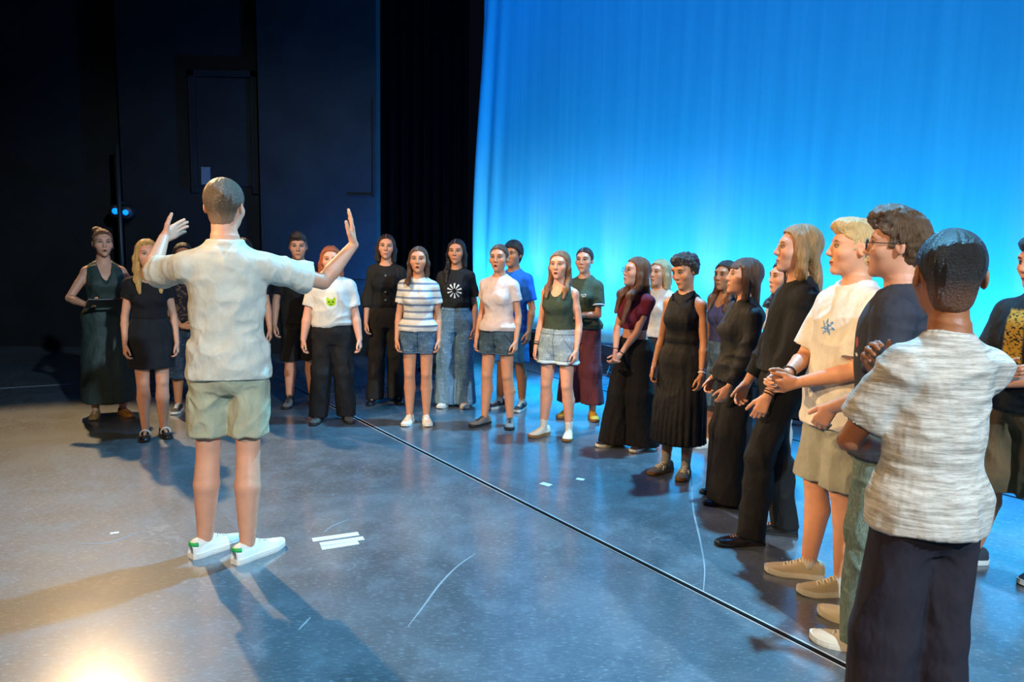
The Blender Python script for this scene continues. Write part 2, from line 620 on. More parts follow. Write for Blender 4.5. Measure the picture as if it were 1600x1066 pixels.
def nets(d, xs, ys, zs):
    s = (d < 0).astype(np.uint8)
    c = (s[:-1, :-1, :-1] + s[1:, :-1, :-1] + s[:-1, 1:, :-1] + s[:-1, :-1, 1:] + s[1:, 1:, :-1] + s[1:, :-1, 1:]
         + s[:-1, 1:, 1:] + s[1:, 1:, 1:])
    act = (c > 0) & (c < 8)
    I, J, K = np.nonzero(act)
    idx = np.full(act.shape, -1, np.int32)
    idx[I, J, K] = np.arange(len(I))
    acc = np.zeros((len(I), 3))
    cnt = np.zeros(len(I))
    for p, q in _EDGES:
        a = d[I + p[0], J + p[1], K + p[2]].astype(float)
        b = d[I + q[0], J + q[1], K + q[2]].astype(float)
        m = (a < 0) != (b < 0)
        t = np.where(m, a / np.where(m, a - b, 1), 0)
        for ax in range(3):
            acc[:, ax] += np.where(m, p[ax] + (q[ax] - p[ax]) * t, 0)
        cnt += m
    acc /= cnt[:, None]
    V = np.stack([xs[0] + (I + acc[:, 0]) * (xs[1] - xs[0]), ys[0] + (J + acc[:, 1]) * (ys[1] - ys[0]),
                  zs[0] + (K + acc[:, 2]) * (zs[1] - zs[0])], 1)
    Fs = []
    for ax in range(3):
        sl0 = [slice(1, -1)] * 3
        sl1 = [slice(1, -1)] * 3
        sl0[ax] = slice(0, -1)
        sl1[ax] = slice(1, None)
        a, b = s[tuple(sl0)], s[tuple(sl1)]
        for sgn in (0, 1):
            m = (a == 1) & (b == 0) if sgn == 0 else (a == 0) & (b == 1)
            g = list(np.nonzero(m))
            for x in range(3):
                if x != ax:
                    g[x] = g[x] + 1
            u, v = [(1, 2), (2, 0), (0, 1)][ax]

            def cell(du, dv):
                h = [x.copy() for x in g]
                h[u] -= du
                h[v] -= dv
                return idx[h[0], h[1], h[2]]
            quad = [cell(1, 1), cell(0, 1), cell(0, 0), cell(1, 0)]
            if sgn:
                quad = quad[::-1]
            Fs.append(np.stack(quad, 1))
    F = np.concatenate(Fs)
    return V, F[(F >= 0).all(1)]


def surface(prims, lo, hi, h, frame=None):
    ax = [np.arange(lo[i] - 2.5 * h, hi[i] + 3.5 * h, h) for i in range(3)]
    d = evaluate(prims, *ax, frame=frame)
    V, F = nets(d, *ax)
    L = V.copy()
    if frame is not None:
        M = np.array(frame)
        V = V @ M[:3, :3].T + M[:3, 3]
    return V, F, L


def normals(V, F):
    n = np.cross(V[F[:, 2]] - V[F[:, 0]], V[F[:, 3]] - V[F[:, 1]])
    N = np.zeros_like(V)
    for i in range(4):
        np.add.at(N, F[:, i], n)
    return N / (np.linalg.norm(N, axis=1, keepdims=True) + 1e-12)


_rng = np.random.RandomState(5)
_LAT = _rng.rand(48, 48, 48).astype(np.float32)


def vnoise(P):
    i = np.floor(P).astype(int)
    f = P - i
    f = f * f * (3 - 2 * f)
    o = 0
    for a in (0, 1):
        for b in (0, 1):
            for c in (0, 1):
                w = (f[:, 0] if a else 1 - f[:, 0]) * (f[:, 1] if b else 1 - f[:, 1]) * (f[:, 2] if c else 1 - f[:, 2])
                o = o + w * _LAT[(i[:, 0] + a) % 48, (i[:, 1] + b) % 48, (i[:, 2] + c) % 48]
    return o * 2 - 1


def folds(V, F, amp, scale=(7, 7, 12), seed=0.0, ridge=True):
    """push a cloth surface in and out in soft ridges"""
    P = V * np.array(scale) + seed * 7.31
    w = vnoise(P * 0.5 + 3.7)
    Q = P + w[:, None] * 1.2
    n = vnoise(Q)
    if ridge:
        n = 1 - 2 * np.abs(n) ** 0.8
    return V + normals(V, F) * (amp * n)[:, None]


# ------------------------------------------------------------------ people
ST_Z = (0.80, 0.86, 0.93, 1.00, 1.08, 1.18, 1.28, 1.36, 1.42, 1.455, 1.485, 1.52)
ST_M = ((.10, .15, .166, .158, .147, .153, .166, .170, .158, .118, .070, .055),
        (.08, .105, .115, .108, .102, .108, .115, .110, .092, .075, .062, .055))
ST_F = ((.10, .155, .170, .158, .126, .128, .140, .146, .136, .100, .060, .047),
        (.08, .105, .115, .100, .086, .092, .100, .098, .082, .067, .055, .047))
ST_CY = (0, -.012, -.012, -.006, 0, .004, .004, 0, -.010, -.014, -.012, -.008)


def unit(v):
    v = np.array(v, float)
    return v / np.linalg.norm(v)


def ik(a, c, l1, l2, pole):
    a, c = np.array(a, float), np.array(c, float)
    v = c - a
    L = np.linalg.norm(v)
    m = (l1 + l2) * 0.995
    if L > m:
        c = a + v / L * m
        v, L = c - a, m
    u = v / L
    x = (l1 * l1 - l2 * l2 + L * L) / (2 * L)
    hgt = math.sqrt(max(l1 * l1 - x * x, 1e-6))
    p = np.array(pole, float)
    p = p - u * (p @ u)
    p /= np.linalg.norm(p) + 1e-9
    return a + u * x + p * hgt, c


class Body:
    """skeleton and skin primitives of one person, in the person's own frame (forward +y, right +x)"""

    def __init__(s, H, sex, fat=1.0, head=(0, 0, 0), arms=None, feet=None, lean=(0, 0), mouth='closed', headsize=1.0, torso=.985, shoulder=1.0, toe=(14, 14), bust=1.0, knee=(0.02, 0.02)):
        s.H, s.sex, s.fat = H, sex, fat
        S = s.S = H / 1.75 * torso
        f = sex == 'f'
        st = ST_F if f else ST_M
        lx, ly = lean
        s.spine = lambda z: (lx * np.clip((z / S - .9) / .55, 0, 1.2) * S, ly * np.clip((z / S - .9) / .55, 0, 1.2) * S)
        s.st = []
        for z, rx, ry, cy in zip(ST_Z, st[0], st[1], ST_CY):
            g = 1 + (fat - 1) * (1.0 if z < 1.4 else 0.45)
            ox, oy = s.spine(z * S)
            s.st.append((z * S, rx * S * g * (shoulder if z > 1.2 else 1), ry * S * g, ox, cy * S + oy))
        s.P = []
        s.P.append(loft(s.st, 0.02))
        if f:
            for sx in (-1, 1):
                ox, oy = s.spine(1.26 * S)
                s.P.append(ellip((sx * .062 * S + ox, .072 * S * fat + oy, 1.265 * S), (.058 * S, .052 * S * bust, .058 * S), 0.035))
        # legs
        s.legs = []
        feet = feet or ((-.10, 0), (.10, 0))
        a = .93 if f else 1.0
        g = 1 + (fat - 1) * 0.9
        for i, sx in enumerate((-1, 1)):
            hip = np.array((sx * .084 * S, -.005, .905 * S))
            an = np.array((feet[i][0] * S, feet[i][1] * S, .085 * S))
            kn = hip + (an - hip) * 0.485 + np.array((0, knee[i] * S, 0))
            ca = kn + (an - kn) * 0.36 + np.array((0, -.024 * S, 0))
            fy = R(toe[i]) * sx
            fd = np.array((math.sin(fy), math.cos(fy), 0))
            s.legs.append(dict(hip=hip, knee=kn, calf=ca, ankle=an, dir=fd, yaw=-fy))
            s.P += [cone(hip, kn, .079 * S * g, .057 * S * (a * .5 + .5) * g, 0.03), cone(kn, ca, .056 * S * a * g, .063 * S * a * g, 0.008),
                    cone(ca, an, .063 * S * a * g, .036 * S * a, 0.008),
                    cone(np.array((an[0], an[1], .052 * S)), np.array((an[0], an[1], .032 * S)) + fd * .11 * S, .028 * S * a, .020 * S, 0.012)]
            s.P.append(ellip(kn + np.array((0, .024 * S, 0)), (.032 * S, .034 * S, .044 * S), 0.014))
        # arms and hands
        s.arms = {}
        aw = .76 if f else .94
        aw *= 1 + (fat - 1) * 0.9
        arms = arms or {}
        for side, sx in (('L', -1), ('R', 1)):
            sp = arms.get(side, {})
            ox, oy = s.spine(1.415 * S)
            sh = np.array((sx * (.143 if f else .168) * S * shoulder + ox, -.008 * S + oy, 1.385 * S))
            l1, l2 = .295 * S, .255 * S
            w = sp.get('w', (.210 if f else .245, .055, .855))
            if sp.get('abs'):
                wr = np.array(w, float)
            else:
                wr = np.array((sx * w[0] if not sp.get('cross') else w[0], w[1], w[2]), float) * S
            pole = sp.get('pole', (0.35, -1, -0.1))
            el, wr = ik(sh, wr, l1, l2, (sx * pole[0], pole[1], pole[2]))
            fd = unit(sp['f']) if 'f' in sp else unit(unit(wr - el) + np.array((0, 0, -.15)))
            if 'n' in sp:
                nn = np.array(sp['n'], float)
            else:
                nn = np.array((-sx, -.25, 0.0))
            nn = unit(nn - fd * (nn @ fd))
            th = np.cross(fd, nn) if sx > 0 else np.cross(nn, fd)
            s.arms[side] = dict(sh=sh, el=el, wr=wr, f=fd, n=nn, th=th, aw=aw, sx=sx)
            mid = sh + (el - sh) * 0.45
            fo = el + (wr - el) * 0.28
            s.P += [cone(np.array((sx * .045 * S + ox, oy - .012 * S, 1.445 * S)), sh, .040 * S * aw, .052 * S * aw, 0.03),
                    cone(sh, mid, .053 * S * aw, .048 * S * aw, 0.03), cone(mid, el, .051 * S * aw, .042 * S * aw, 0.008),
                    cone(el, fo, .042 * S * aw, .046 * S * aw, 0.008), cone(fo, wr, .046 * S * aw, .028 * S * aw, 0.006)]
            for p in s.P[-5:]:
                p.tag = 'arm' + side
            n0 = len(s.P)
            s.P += s.hand(side, sp.get('curl', 0.8), sp.get('spread', .45), sp.get('thumb', 0.3))
            for p in s.P[n0:]:
                p.tag = 'hand' + side
        # head
        s.hs = headsize * 1.06 * (S ** 0.5) * (0.975 if f else 1.0)
        hx, hy = s.spine(1.5 * S)
        hc = np.array((hx * 1.05, hy * 1.05 + .022 * S, H - .117 * s.hs))
        yw, pt, rl = head
        s.HM = (Matrix.Translation(hc) @ Matrix.Rotation(R(yw), 4, 'Z') @ Matrix.Rotation(R(pt), 4, 'X') @ Matrix.Rotation(R(rl), 4, 'Y')
                @ Matrix.Scale(s.hs, 4))
        s.HI = s.HM.inverted()
        nr = (.047 if f else .056) * S * (1 + (fat - 1) * .6)
        nb = np.array((hx, hy - .012 * S, 1.45 * S))
        top = np.array(s.HM @ Vector((0, -.022, -.045)))
        s.neck = (nb, top, nr)
        s.P.append(cone(nb, top, nr * 1.12, nr, 0.03))
        n0 = len(s.P)
        s.P += s.head_prims(f, mouth)
        for p in s.P[n0:]:
            p.tag = 'head'

    def hand(s, side, curl, spread, thumb):
        A, S = s.arms[side], s.S * (0.88 if s.sex == 'f' else 0.95)
        w, f, n, th = A['wr'], A['f'], A['n'], A['th']
        out = []
        u = (.027, .0095, -.009, -.0265)
        ln = (.93, 1.03, .96, .76)
        tip = (.088, .091, .087, .078)
        pts = [w]
        for i in range(4):
            b0 = w + f * .012 * S + th * u[i] * .55 * S
            b1 = w + f * tip[i] * S + th * u[i] * S
            out.append(cone(b0, b1, .0145 * S, .0112 * S, 0.014))
            ang, p, r = 0.0, b1, .0098 * S
            sd = th * (u[i] * 2.6 * spread)
            for j, (L, c) in enumerate(((.043, 32), (.027, 48), (.021, 30))):
                ang += R(c) * curl * (1 + .12 * i)
                d = unit(f * math.cos(ang) + n * math.sin(ang) + sd * math.cos(ang))
                q = p + d * L * ln[i] * S
                out.append(cone(p, q, r, r * .93, 0.003 if j else 0.005))
                p, r = q, r * .93
            pts.append(p)
            pts.append(b1)
        p = w + f * .022 * S + th * .020 * S + n * .006 * S
        d0 = unit(th * (0.55 + .5 * thumb) + f * (1.0 - .35 * thumb) + n * .32)
        q = p + d0 * .044 * S
        out.append(cone(p, q, .0165 * S, .0125 * S, 0.014))
        d1 = unit(th * (0.25 + .55 * thumb) + f * 1.0 + n * .22)
        q2 = q + d1 * .034 * S
        out.append(cone(q, q2, .0120 * S, .0105 * S, 0.004))
        d2 = unit(d1 + f * .2)
        q3 = q2 + d2 * .027 * S
        out.append(cone(q2, q3, .0105 * S, .0085 * S, 0.003))
        pts += [q, q3]
        A['pts'] = np.array(pts)
        return out

    def head_prims(s, f, mouth):
        hs = s.hs
        M3 = s.HM.to_3x3() * (1 / hs)
        I = np.array(s.HI)

        def wrap(p, kk=None):
            fn0 = p.fn

            def fn(X, Y, Z):
                x = I[0, 0] * X + I[0, 1] * Y + I[0, 2] * Z + I[0, 3]
                y = I[1, 0] * X + I[1, 1] * Y + I[1, 2] * Z + I[1, 3]
                z = I[2, 0] * X + I[2, 1] * Y + I[2, 2] * Z + I[2, 3]
                return fn0(x, y, z) * hs
            c = np.array(s.HM @ Vector(((p.lo + p.hi) / 2).tolist()))
            r = np.linalg.norm(p.hi - p.lo) / 2 * hs
            return Prim(fn, c - r, c + r, p.k * hs, p.op)
        jw = .90 if f else 1.0
        L = [ellip((0, -.014, .034), (.0745, .0935, .082), 0.025),
             ellip((0, .022, -.020), (.0655 * (jw * .5 + .5), .064, .080), 0.03),
             ellip((0, .034, -.062), (.050 * jw, .052, .050), 0.025),
             ellip((0, .071, -.098), (.022 * jw, .019, .017), 0.022),
             cone((-.040, .066, .034), (.040, .066, .034), .0155, .0155, 0.02)]
        for sx in (-1, 1):
            L += [ellip((sx * .043, .052, -.020), (.026, .028, .026), 0.022),
                  ellip((sx * .0315, .098, .0110), (.0185, .022, .0125), 0.012, 'sub'),
                  ellip((sx * .0315, .0705, .0105), (.0150, .0135, .0125), 0.004)]
        L += [cone((0, .084, .018), (0, .1035 if not f else .1005, -.021), .0078, .0108 if not f else .0098, 0.012),
              cone((-.0095, .094, -.026), (.0095, .094, -.026), .0085, .0085, 0.008)]
        if mouth == 'open':
            L += [ellip((0, .083, -.063), (.023, .0135, .0155), 0.008), ellip((0, .100, -.063), (.0125, .014, .009), 0.004, 'sub')]
        else:
            L += [ellip((0, .0865, -.0565), (.021, .0105, .0062), 0.007), ellip((0, .0845, -.0675), (.0185, .0105, .0066), 0.007)]
        for sx in (-1, 1):
            rot = Matrix.Rotation(R(16 * sx), 4, 'Z') @ Matrix.Rotation(R(-10), 4, 'X')
            L += [ellip((sx * .0765, -.014, -.002), (.0085, .0185, .031), 0.006, rot=rot),
                  ellip((sx * .085, -.010, .002), (.006, .0095, .018), 0.005, 'sub', rot=rot)]
        return [wrap(p) for p in L]

    # -------- skin mesh: trunk coarse, head and hands fine, all one mesh
    def build(s, h, hh, hd):
        S = s.S
        nb, nt, nr = s.neck
        up = unit(nt - nb)
        parts = []
        # head grid in the head frame
        tg = [getattr(p, 'tag', '') for p in s.P]
        hp = [p for p, g in zip(s.P, tg) if g == 'head' or not (g.startswith('hand') or g.startswith('arm'))]
        V, F, L = surface(hp + [half(nb + up * 0.03 * S, -up)], (-.10 * s.hs, -.125 * s.hs, -.19 * s.hs), (.10 * s.hs, .125 * s.hs, .125 * s.hs), hh,
                          frame=s.HM @ Matrix.Scale(1 / s.hs, 4))
        parts.append((V, F, L / s.hs))
        for sd, A in s.arms.items():
            pts = A['pts']
            ar = unit(A['wr'] - A['el'])
            near = [p for p, g in zip(s.P, tg) if g == 'hand' + sd] + [p for p, g in zip(s.P, tg) if g == 'arm' + sd][-1:]
            V, F, L = surface(near + [half(A['wr'] - ar * .028, -ar)], np.minimum(pts.min(0), A['wr'] - .03) - .022, np.maximum(pts.max(0), A['wr'] + .03) + .022, hd)
            parts.append((V, F, None))
        P = [p for p, g in zip(s.P, tg) if g != 'head' and not g.startswith('hand')]
        al = np.array([A[k] for A in s.arms.values() for k in ('sh', 'el', 'wr')] + [l[k] + np.array((0, 0, 0)) for l in s.legs for k in ('hip', 'ankle', 'knee')]
                      + [l['ankle'] + l['dir'] * .15 * S for l in s.legs])
        lo = np.minimum(al.min(0) - .09, (-.2 * S, -.16 * S, 0))
        hi = np.maximum(al.max(0) + .09, (.2 * S, .16 * S, 1.52 * S))
        lo[2] = 0.0
        V, F, L = surface(P, lo, hi, h)
        parts.append((V, F, None))
        Vs, Fs, Hs, n = [], [], [], 0
        for V, F, L in parts:
            Vs.append(V)
            Fs.append(F + n)
            Hs.append(L if L is not None else np.tile((0, -9.0, 0), (len(V), 1)))
            n += len(V)
        return np_mesh('body', np.concatenate(Vs), np.concatenate(Fs), attrs={'hc': np.concatenate(Hs)})

    # -------- garments
    def torso_st(s, g, zlo, zhi, boxy=0.0, flare=0.0, loose=False, taper=False, tuck=False):
        S = s.S
        out = []
        st = np.array(s.st)
        chest = st[np.abs(st[:, 0] - 1.30 * S).argmin()]
        zs = sorted(set([z for z in st[:, 0] if zlo + .01 < z < zhi - .01] + [zlo, zhi] + ([zlo + .03 * S, zlo + .06 * S, zlo + .09 * S] if tuck else [])))
        for z in zs:
            rx, ry, cx, cy = [np.interp(z, st[:, 0], st[:, j]) for j in range(1, 5)]
            if z < .9 * S and not taper:
                rx, ry = np.interp(.9 * S, st[:, 0], st[:, 1]), np.interp(.9 * S, st[:, 0], st[:, 2])
            bx, by = rx, ry
            rx, ry = rx + g, ry + g
            if s.sex == 'f' and 1.2 * S < z < 1.33 * S:
                ry += .012 * S
                cy += .008 * S
            if z < 1.28 * S and boxy:
                rx = max(rx, rx + (chest[1] + g - rx) * boxy)
                ry = max(ry, ry + (chest[2] + g - ry) * boxy)
            if z < 1.06 * S and loose:
                rx, ry = max(rx, .168 * S * s.fat + g + .012), max(ry, .118 * S * s.fat + g + .010)
            fl = flare * np.clip((1.2 * S - z) / (.4 * S), 0, 1)
            if tuck:
                u = np.clip((z - zlo) / (.09 * S), 0, 1)
                u = u * u * (3 - 2 * u)
                rx, ry = bx + .003 + (rx - bx - .003) * u, by + .003 + (ry - by - .003) * u
                fl *= u
            out.append((z, rx + fl, ry + fl, cx, cy))
        return out

    def sleeves(s, g, frac, r_end, clip=True):
        """frac 0..1 upper arm, 1..2 forearm"""
        out = []
        S = s.S
        for A in s.arms.values():
            sh, el, wr, aw, sx = A['sh'], A['el'], A['wr'], A['aw'], A['sx']
            ox, oy = s.spine(1.44 * S)
            out.append(cone(np.array((sx * .045 * S + ox, oy - .012 * S, 1.442 * S)), sh, .040 * S * aw + g, .054 * S * aw + g, 0.03))
            if frac <= 1.0:
                e = sh + (el - sh) * frac
                d = unit(el - sh)
                e2 = e + d * .05
                out.append(cone(sh, e2, .054 * S * aw + g, r_end * S, 0.025, clip=(e, d)))
            else:
                out.append(cone(sh, el, .054 * S * aw + g, .047 * S * aw + g, 0.03))
                e = el + (wr - el) * (frac - 1)
                d = unit(wr - el)
                out.append(cone(el, e + d * .03, .047 * S * aw + g, r_end * S, 0.03, clip=(e, d)))
        return out

    def top(s, h, mat, name, hem=.86, sleeve=.55, g=.016, boxy=.6, flare=.006, r_end=.068, neck='crew', amp=.006, seed=1.0, tucked=False, straps=False, zhi=1.505, scale=(6, 6, 9)):
        S = s.S
        P = [loft(s.torso_st(g, hem * S, zhi * S, boxy, flare, not tucked, tuck=tucked), 0.02)]
        if s.sex == 'f':
            for sx in (-1, 1):
                ox, oy = s.spine(1.26 * S)
                P.append(ellip((sx * .060 * S + ox, .074 * S * s.fat + oy, 1.265 * S), (.060 * S + g * .6, .052 * S + g * .6, .060 * S), 0.04))
        if sleeve:
            P += s.sleeves(g, sleeve, r_end)
        ox, oy = s.spine(1.5 * S)
        if neck == 'crew':
            P.append(ellip((ox, oy + .012 * S, 1.515 * S), (.074 * S, .082 * S, .058 * S), 0.006, 'sub'))
        elif neck == 'scoop':
            P.append(ellip((ox, oy + .05 * S, 1.50 * S), (.090 * S, .12 * S, .10 * S), 0.006, 'sub'))
        elif neck == 'v':
            P.append(ellip((ox, oy + .01 * S, 1.515 * S), (.074 * S, .08 * S, .055 * S), 0.006, 'sub'))
            P.append(cone((ox, oy + .12 * S, 1.53 * S), (ox, oy + .13 * S, 1.32 * S), .075 * S, .012 * S, 0.006, 'sub'))
        elif neck == 'boat':
            P.append(ellip((ox, oy + .01 * S, 1.52 * S), (.100 * S, .10 * S, .065 * S), 0.006, 'sub'))
        if straps:
            w = straps
            P.append(ellip((ox, oy + .07 * S, 1.52 * S), (.080 * S, .13 * S, .17 * S), 0.006, 'sub'))
            P.append(ellip((ox, oy - .12 * S, 1.50 * S), (.080 * S, .10 * S, .14 * S), 0.006, 'sub'))
            for A in s.arms.values():
                P.append(ellip((A['sx'] * (.118 * S + w + .085 * S), oy, 1.43 * S), (.085 * S, .16 * S, .135 * S), 0.006, 'sub'))
        pts = np.array([A[k] for A in s.arms.values() for k in (('sh', 'el', 'wr') if sleeve and sleeve > 1 else ('sh', 'el') if sleeve else ('sh',))])
        lo = np.minimum(pts.min(0) - .1, (-.24 * S * s.fat, -.2 * S * s.fat, hem * S))
        hi = np.maximum(pts.max(0) + .1, (.24 * S * s.fat, .22 * S * s.fat, zhi * S))
        lo[2] = min(lo[2] + .02, hem * S) if not (sleeve and sleeve > 0.5) else min(lo[2], hem * S)
        V, F, L = surface(P, lo, hi, h)
        am = amp * np.clip((V[:, 2] - hem * S) / (.07 * S), .15, 1) if tucked else amp
        V = folds(V, F, am, scale, seed)
        return name, V, F, mat

    def legwear(s, h, mat, name, waist=1.06, hem=.06, rk=.075, rh=.085, g=.015, amp=.006, seed=2.0, hip=.0, scale=(9, 9, 7)):
        S = s.S
        st = [r for r in s.torso_st(g + hip, .805 * S, waist * S, 0, taper=True)]
        P = [loft(st, 0.02)]
        gf = 1 + (s.fat - 1) * 0.9
        for l in s.legs:
            hp, kn, an = l['hip'], l['knee'], l['ankle']
            z = hem * S
            r0 = .080 * S * gf + g + .002
            P.append(cone(hp, kn, r0, rk * S * gf, 0.03))
            if hem < .46:
                e = an.copy()
                e[2] = z - .02
                e[:2] = kn[:2] + (an[:2] - kn[:2]) * ((kn[2] - z) / (kn[2] - an[2]))
                P.append(cone(kn, e, rk * S * gf, rh * S * gf, 0.03))
                P.append(cone(l['calf'] + np.array((0, 0, .05 * S)), l['calf'] - np.array((0, 0, .08 * S)), .070 * S * gf, .062 * S * gf, 0.03))
            else:
                d = unit(kn - hp)
                t = (hp[2] - z) / (hp[2] - kn[2])
                e = hp + (kn - hp) * (t + .1)
                P[-1] = cone(hp, e, r0, rh * S * gf, 0.022)
        P.append(half((0, 0, hem * S), (0, 0, -1)))
        pts = np.array([l[k] for l in s.legs for k in ('hip', 'knee', 'ankle')])
        m = max(rk, rh, .1) * S * gf + .03
        lo = np.minimum(pts.min(0) - m, (-.22 * S * s.fat, -.17 * S * s.fat, 0))
        hi = np.maximum(pts.max(0) + m, (.22 * S * s.fat, .17 * S * s.fat, 0))
        lo[2], hi[2] = hem * S, waist * S
        V, F, L = surface(P, lo, hi, h)
        V = folds(V, F, amp * np.clip((waist * S - V[:, 2]) / (.10 * S), .1, 1), scale, seed)
        return name, V, F, mat

    def skirt(s, h, mat, name, waist=1.08, hem=.45, rx=.2, ry=.17, g=.012, pleat=None, amp=.004, seed=3.0, with_top=None, straps=.0, neck='scoop', hipg=.01, cy=0.0):
        S = s.S
        st = [r for r in s.torso_st(g, .88 * S, waist * S, 0)]
        lowest = st[0]
        st = [(r[0], r[1] + hipg * (r[0] < 1.02 * S), r[2] + hipg * (r[0] < 1.02 * S), r[3], r[4]) for r in st]
        mid = (.88 + hem) / 2
        a = st[0]
        st += [(hem * S, rx * S, ry * S, 0, cy * S), (mid * S, (a[1] + rx * S) / 2 + .005, (a[2] + ry * S) / 2 + .005, 0, cy * S / 2)]
        if with_top is not None:
            zt = with_top
            st2 = s.torso_st(g, (waist - .02) * S, 1.5 * S, 0.1)
        P = [loft(st, 0.01, pleat=(pleat[0], pleat[1], hem * S, waist * S) if pleat else None)]
        zhi = waist * S
        if with_top is not None:
            zhi = 1.5 * S
            P.append(loft(st2, 0.03))
            ox, oy = s.spine(1.5 * S)
            for sx in (-1, 1):
                P.append(ellip((sx * .060 * S + ox, .074 * S * s.fat + oy, 1.265 * S), (.060 * S + g * .6, .052 * S + g * .6, .060 * S), 0.04))
            if neck == 'v':
                P.append(cone((ox, oy + .09 * S, 1.60 * S), (ox, oy + .15 * S, 1.27 * S), .155 * S, .012 * S, 0.006, 'sub'))
                P.append(ellip((ox, oy - .02 * S, 1.54 * S), (.09 * S, .16 * S, .09 * S), 0.006, 'sub'))
            elif neck == 'halter':
                P.append(ellip((ox, oy, 1.53 * S), (.062 * S, .16 * S, .07 * S), 0.006, 'sub'))
            else:
                P.append(ellip((ox, oy + .07 * S, 1.52 * S), (.080 * S, .13 * S, .15 * S), 0.006, 'sub'))
            for A in s.arms.values():
                P.append(ellip((A['sx'] * (.118 * S + straps + .085 * S), oy, 1.43 * S), (.085 * S, .16 * S, .135 * S), 0.006, 'sub'))
        m = max(rx, ry) * 1.12 * S + .02
        hi = (max(m, .22 * S * s.fat), max(m, .2 * S * s.fat), zhi)
        V, F, L = surface(P, (-hi[0], -hi[1], hem * S), hi, h)
        V = folds(V, F, amp, (9, 9, 4), seed)
        return name, V, F, mat

    # -------- hair, in the head frame
    def hair(s, style, h, mat, amp=None, seed=4.0, **o):
        soft = o.get('soft', .010)
        part = o.get('part', 0.0)
        nape = o.get('nape', .35 if style in ('buzz', 'short', 'quiff', 'curls', 'pony', 'bun') else 0.0)

        def cap(ts, tt, prof, k=0.01, back=0.0):
            e = ellip((0, -.014 - back / 2, .034), (.0745 + ts, .0935 + ts + back / 2, .082 + tt), k)
            yy, zz = zip(*prof)
            fn0 = e.fn
            def fn(X, Y, Z):
                c = np.interp(Y, yy, zz) + .25 * np.maximum(np.abs(X) - .055, 0) * (Y > .02) - Z
                c = c + nape * np.maximum(np.abs(X) - .028, 0) * (Y < -.03)
                c = c + .0035 * np.sin(X * 210) * np.sin(Y * 160 + 1) + part * .5 * np.maximum(0, .018 - np.abs(X - .006)) * (Y > 0)
                return -smin(-fn0(X, Y, Z), -c, soft) + 0 * X
            e.fn = fn
            return e
        def nape_hair():
            return ellip((0, -.046, -.046), (.053, .0425, .052), 0.03)
        short = [(-.12, -.104), (-.075, -.098), (-.050, -.070), (-.030, .0), (-.005, .012), (.006, -.012), (.016, -.010), (.026, .028), (.048, .050), (.068, .066), (.10, .070)]
        tidy = [(-.12, -.10), (-.05, -.09), (-.03, -.03), (.0, .0), (.012, -.005), (.022, .030), (.042, .060), (.060, .080), (.10, .092)]
        P, amp0 = [], .002
        L = o.get('length', .30)
        vol = o.get('vol', 1.0)
        lw = o.get('lockw', 1.0)
        lo, hi = np.array((-.13, -.20, -.16)), np.array((.13, .14, .17))
        if style == 'buzz':
            P = [cap(o.get('t', .005), o.get('t', .005) + .001, short), nape_hair()]
        elif style == 'short':
            t = o.get('t', .012)
            P = [cap(t, t * 1.6, short), nape_hair()]
            amp0 = .004
        elif style == 'quiff':
            t = o.get('t', .008)
            P = [cap(t, t * 2, short), nape_hair(), ellip((0, .012, .100), (.066, .082, .038), 0.02), ellip((.01, .066, .098), (.052, .032, .026), 0.015)]
            amp0 = .008
        elif style == 'curls':
            P = [cap(.016, .024, [(-.12, -.07), (-.04, -.03), (-.02, .02), (.01, .0), (.03, .05), (.06, .066), (.1, .07)]), ellip((0, .045, .098), (.062, .05, .034), 0.02)]
            amp0 = .010
        elif style == 'bun':
            P = [cap(.008, .012, tidy), ellip(o.get('bun', (0, -.105, .075)), o.get('bs', (.040, .038, .038)), 0.012)]
            amp0 = .004
            for sx in (-1, 1):
                P.append(cone((sx * .066, .040, .030), (sx * .073, .040, -.055), .009, .004, 0.01))
        elif style == 'pony':
            P = [cap(.007, .010, tidy), ellip((0, -.112, .035), (.024, .022, .024), 0.012),
                 cone((0, -.115, .03), (.012, -.135, -.06), .024, .027, 0.012), cone((.012, -.135, -.06), (.02, -.125, -.06 - L * .6), .027, .010, 0.012)]
            amp0 = .003
        elif style in ('long', 'bob'):
            P = [cap(.010 * vol, .014 * vol, tidy, back=.012)]
            w = .070 * (.9 + .1 * vol)
            pts = [(0, -.055, .02), (0, -.078, -.06), (0, -.098, -.14), (0, -.125, -.23), (0, -.135, -.36), (0, -.135, -.55)]
            n = max(2, int(round(2 + (L - .1) / .1)))
            zend = -L
            pts = [p for p in pts if p[2] > zend + .02] + [(0, float(np.interp(L, [.06, .14, .23, .36], [.078, .098, .125, .135])) * -1, zend)]
            for i in range(len(pts) - 1):
                a, b = pts[i], pts[i + 1]
                P.append(cone(a, b, w * (1.05 if i < 2 else 1.0), w * (1.0 if i < len(pts) - 2 else o.get('tipw', .82)), 0.02, flat=((0, 1, 0), .42)))
            for sx, key in ((-1, 'lockl'), (1, 'lockr')):
                fl = o.get(key, L if style == 'long' else 0)
                P.append(cone((sx * .058, .012, .055), (sx * .078, -.005, -.03), .024 * vol, .026 * vol, 0.02))
                P.append(cone((sx * .078, -.005, -.03), (sx * .080, -.012, -min(L, .13)), .027 * vol, .026 * vol, 0.02))
                if fl > .15:
                    P.append(cone((sx * .080, -.008, -.12), (sx * .086, .058, -.195), .026 * vol, .026 * vol * lw, 0.02))
                    P.append(cone((sx * .086, .058, -.195), (sx * .078, .092, -fl), .026 * vol * lw, .014 * lw, 0.02, flat=((0, 1, 0), .6)))
            P.append(ellip((0, .105, -.035), (.060, .075, .098), 0.012, 'sub'))
            P.append(cone((.006, .10, .115), (.006, -.02, .148), .012, .012, 0.01, 'sub'))
